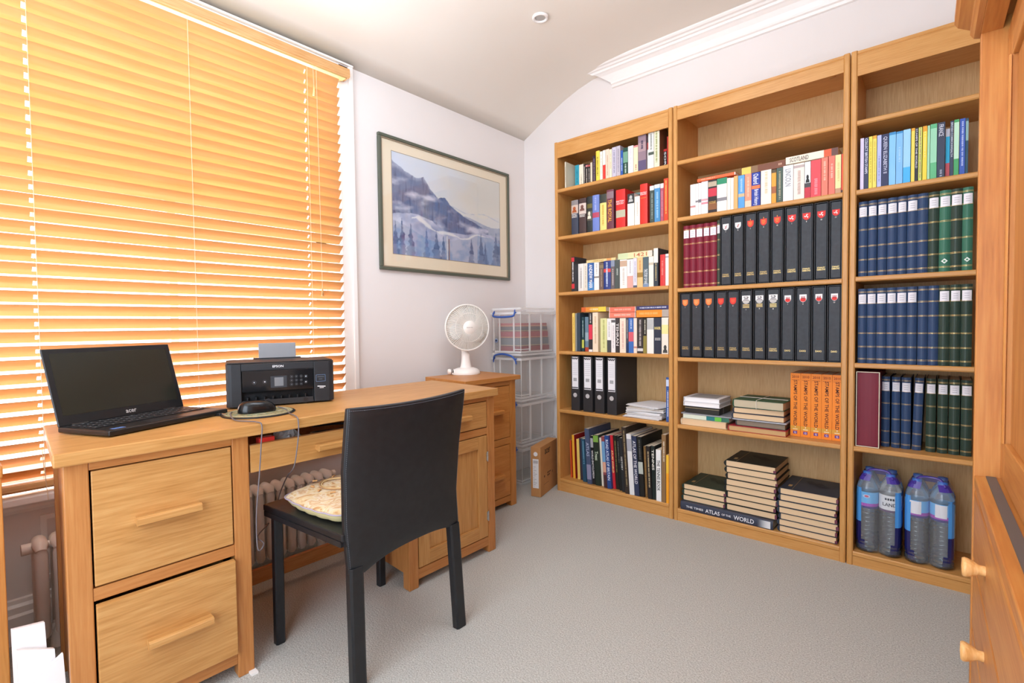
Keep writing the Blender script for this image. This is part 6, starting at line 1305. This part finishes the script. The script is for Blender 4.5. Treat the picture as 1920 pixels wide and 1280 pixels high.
for k in range(4): bar(b, 0.10+0.014*k, 0.115, 0.10+0.014*k+0.009, 0.115, 0.009, 0, K3); 
for k in range(3): bar(b, 0.10+0.014*k, 0.100, 0.10+0.014*k+0.010, 0.100, 0.009, 0, K3)
bar(b, 0.05, 0.105, 0.062, 0.105, 0.012, 0, K3); bar(b, 0.175, 0.105, 0.182, 0.105, 0.016, 0, K3)
for k in range(4): bar(b, 0.05, 0.155+0.008*k, 0.19, 0.155+0.008*k, 0.0012, 0, cm('9A7248'))
bar(b, 0.045, 0.060, 0.12, 0.060, 0.002, 0, K3); mk('printed_symbols', b, ac)
b = B(); b.add([(0.012, -0.0006, 0.05), (0.048, -0.0006, 0.05), (0.048, -0.0006, 0.215), (0.012, -0.0006, 0.215)], [(0, 1, 2, 3)], cm('ECECEC'))
for k in range(12): bar(b, 0.016, 0.060+0.010*k, 0.016+0.006+0.02*((k*7) % 5)/5, 0.060+0.010*k, 0.0018, -0.0010, cm('8A8A90'))
for k in range(9): bar(b, 0.017+0.0032*k, 0.190, 0.017+0.0032*k, 0.206, 0.0012, -0.0010, cm('3A3A3E'))
mk('shipping_label', b, ac)
b = B(); b.lathe([(0.0, 0), (0.0125, 0), (0.0125, 0.0008)], cm('EDEDED'), 24, Matrix.Translation((0.030, -0.0002, 0.243)) @ Matrix.Rotation(pi/2, 4, 'X')); mk('round_sticker', b, ac)

# ------------------------------------------------------------------ shrink wrapped water
BOT = bpy.data.materials.new('clear_bottle'); BOT.use_nodes = True; nt, N, L, pb = nodes(BOT); N.remove(pb)
tr = N.new('ShaderNodeBsdfTransparent'); tr.inputs[0].default_value = (.92, .95, .96, 1); gl = N.new('ShaderNodeBsdfGlossy'); gl.inputs['Roughness'].default_value = 0.08; df = N.new('ShaderNodeBsdfDiffuse'); df.inputs[0].default_value = lin('C4CCD0')
lw = N.new('ShaderNodeLayerWeight'); lw.inputs[0].default_value = 0.35; m1 = N.new('ShaderNodeMixShader'); mx = N.new('ShaderNodeMixShader'); m1.inputs[0].default_value = 0.10
L.new(tr.outputs[0], m1.inputs[1]); L.new(df.outputs[0], m1.inputs[2]); L.new(lw.outputs['Fresnel'], mx.inputs[0]); L.new(m1.outputs[0], mx.inputs[1]); L.new(gl.outputs[0], mx.inputs[2]); L.new(mx.outputs[0], N['Material Output'].inputs[0])
FIL = bpy.data.materials.new('shrink_film'); FIL.use_nodes = True; nt, N, L, pb = nodes(FIL)
pb.inputs['Base Color'].default_value = lin('F0F2F4'); pb.inputs['Roughness'].default_value = 0.1; pb.inputs['Specular IOR Level'].default_value = 1.0
tc = N.new('ShaderNodeTexCoord'); nz = N.new('ShaderNodeTexNoise'); nz.inputs['Scale'].default_value = 28; bpn = N.new('ShaderNodeBump'); bpn.inputs['Strength'].default_value = 0.5; bpn.inputs['Distance'].default_value = 0.004
L.new(tc.outputs['Object'], nz.inputs['Vector']); L.new(nz.outputs['Fac'], bpn.inputs['Height']); L.new(bpn.outputs[0], pb.inputs['Normal'])
tr = N.new('ShaderNodeBsdfTransparent'); mx = N.new('ShaderNodeMixShader'); mx.inputs[0].default_value = 0.09
L.new(tr.outputs[0], mx.inputs[1]); L.new(pb.outputs[0], mx.inputs[2]); L.new(mx.outputs[0], N['Material Output'].inputs[0])
FBL_, FNV, FPU = pmat('film_light_blue', '4E9AE0', 0.2), pmat('film_navy', '22245E', 0.2), pmat('film_purple', '4A3A9A', 0.2)
BPROF = [(0.024, 0.0), (0.036, 0.006), (0.0358, 0.015)]
for k in range(9): z = 0.024+0.0165*k; BPROF += [(0.0358, z), (0.0322, z+0.006), (0.0358, z+0.012)]
BPROF += [(0.0358, 0.178), (0.0358, 0.235), (0.037, 0.250), (0.030, 0.275), (0.020, 0.292), (0.0135, 0.300), (0.0135, 0.308)]
for pk, (px, lab) in enumerate(((-0.2025, 'shrink wrapped pack of water bottles, left one with uncovered lettering, right bookcase'), (-0.0490, 'shrink wrapped pack of water bottles, right one with white labels, right bookcase'))):
    pyc = 2.4600; t = thing('water_bottle_pack', lab, 'water bottles', (px, pyc, 0.0555), 0, 'shrink wrapped water packs')
    for (bx, by) in ((-0.0365, -0.0365), (0.0365, -0.0365), (-0.0365, 0.0365), (0.0365, 0.0365)):
        TT = Matrix.Translation((bx, by, 0.001)); b = B(); b.lathe(BPROF, BOT, 24, TT); bo = mk('bottle', b, t)
        b = B(); b.lathe([(0.0150, 0.302), (0.0152, 0.316), (0.0, 0.318)], pmat('blue_cap', '3A6ABC', .4), 16, TT); mk('cap', b, bo)
        b = B(); white = (pk == 1) or bx > 0
        segs = [(0.176, 0.184, cm('3A3878')), (0.184, 0.196, cm('9A4AB0')), (0.196, 0.240, cm('6AB0E4'))] if not (pk == 0 and bx > 0) else [(0.176, 0.184, cm('5A4A6A')), (0.184, 0.240, cm('D4D8DC'))]
        for (z0, z1, m) in segs: b.lathe([(0.0364, z0), (0.0364, z1)], m, 24, TT)
        lb = mk('label', b, bo)
        if by < 0:
            b = B(); b.T = TT
            def cyl(x, z): xx = max(-0.032, min(0.032, x)); return (xx, -sqrt(0.0369**2-xx*xx), z)
            if pk == 1:
                for i in range(6): u0 = -0.020+0.034*i/6; u1 = -0.020+0.034*(i+1)/6; b.add([cyl(u0, 0.190), cyl(u1, 0.190), cyl(u1, 0.238), cyl(u0, 0.238)], [(0, 1, 2, 3)], cm('DADCE2'))
            elif bx > 0:
                tb = B(); letters(tb, 'LAND', (0, 0, 0.205), (1, 0, 0), (0, 0, 1), 0.044, 0.013, cm('2E3440'), False)
                b.add([cyl(v.x, v.z) for v in tb.v], tb.f, cm('2E3440'))
                for i in range(4): b.add([cyl(-0.015+0.008*i, 0.222), cyl(-0.009+0.008*i, 0.222), cyl(-0.009+0.008*i, 0.230), cyl(-0.015+0.008*i, 0.230)], [(0, 1, 2, 3)], cm('3A4450'))
            else:
                b.add([cyl(0.012*cos(a_*pi/6), 0.224+0.007*sin(a_*pi/6)) for a_ in range(12)], [tuple(range(12))], cm('B8C8E4')); b.add([cyl(0.007*cos(a_*pi/6), 0.224+0.004*sin(a_*pi/6)) for a_ in range(12)], [tuple(range(12))], cm('C86A7A'))
            mk('label_print', b, lb)
    # film: rounded shell, clear in front, printed at the sides
    SHp = [(0.000, 0.74), (0.012, 0.93), (0.05, 0.99), (0.12, 1.0), (0.20, 1.0), (0.255, 0.985), (0.285, 0.90), (0.308, 0.74), (0.324, 0.56), (0.330, 0.40)]
    n = 48; R1 = 0.0735; vs = []
    def sq(a_): 
        c_, s_ = cos(a_), sin(a_); k_ = (abs(c_)**5+abs(s_)**5)**(-1/5); return c_*k_*R1, s_*k_*R1
    for z, k_ in SHp:
        for i in range(n):
            a_ = 2*pi*i/n; x, y = sq(a_); wv = 1+0.012*noise.noise(Vector((x*60, y*60, z*40+pk*9))); vs.append((x*k_*wv, y*k_*wv, z+0.0005))
    clear = B(); sideb = B()
    for j in range(len(SHp)-1):
        for i in range(n):
            q = [vs[j*n+i], vs[j*n+(i+1) % n], vs[(j+1)*n+(i+1) % n], vs[(j+1)*n+i]]; cx = sum(p[0] for p in q)/4; cy = sum(p[1] for p in q)/4; cz_ = sum(p[2] for p in q)/4
            edge = 0.056 - 0.016*((cz_-0.16)/0.15)**2
            if cz_ > 0.285 and cy > -0.060 and cz_ < 0.31: sideb.add(q, [(0, 1, 2, 3)], FPU, True)
            elif (abs(cx) > edge or cy > 0.05) and cz_ < 0.262:
                sideb.add(q, [(0, 1, 2, 3)], FBL_ if cz_ > 0.155 else FNV, True)
            else: clear.add(q, [(0, 1, 2, 3)], FIL, True)
    clear.add([vs[(len(SHp)-1)*n+i] for i in range(n)], [tuple(range(n))], FIL)
    mk('clear_film', clear, t)
    for sgn in (-1, 1):
        hb_ = B()
        for f_, mi_ in zip(sideb.f, sideb.m):
            pts_ = [sideb.v[i] for i in f_]
            if sum(p[0] for p in pts_)*sgn > 0: hb_.add(pts_, [(0, 1, 2, 3)], sideb.mats[mi_], True)
        mk('printed_film', hb_, t)
    b = B(); b.tube(smooth([(-0.045, -0.055, 0.300), (-0.03, -0.035, 0.322), (0, -0.03, 0.326), (0.03, -0.035, 0.322), (0.045, -0.055, 0.300)]), 0.005, FPU, 8); mk('carry_strap', b, t)
    b = B()
    for s_ in (-1, 1): b.add([(s_*0.0770, -0.03, 0.205), (s_*0.0770, 0.01, 0.235), (s_*0.0770, 0.012, 0.222), (s_*0.0770, -0.03, 0.190)], [(0, 1, 2, 3)], cm('E8EEF4'))
    mk('printed_wave', b, t)
# castor cup under the desk leg
b = B(); b.box(-1.485, -1.455, 0.548, 0.566, 0.0, 0.006, PLWHT); o = tag(mk('foot_glide', b), 'small white plastic glide at the foot of the desk pedestal', 'glide')
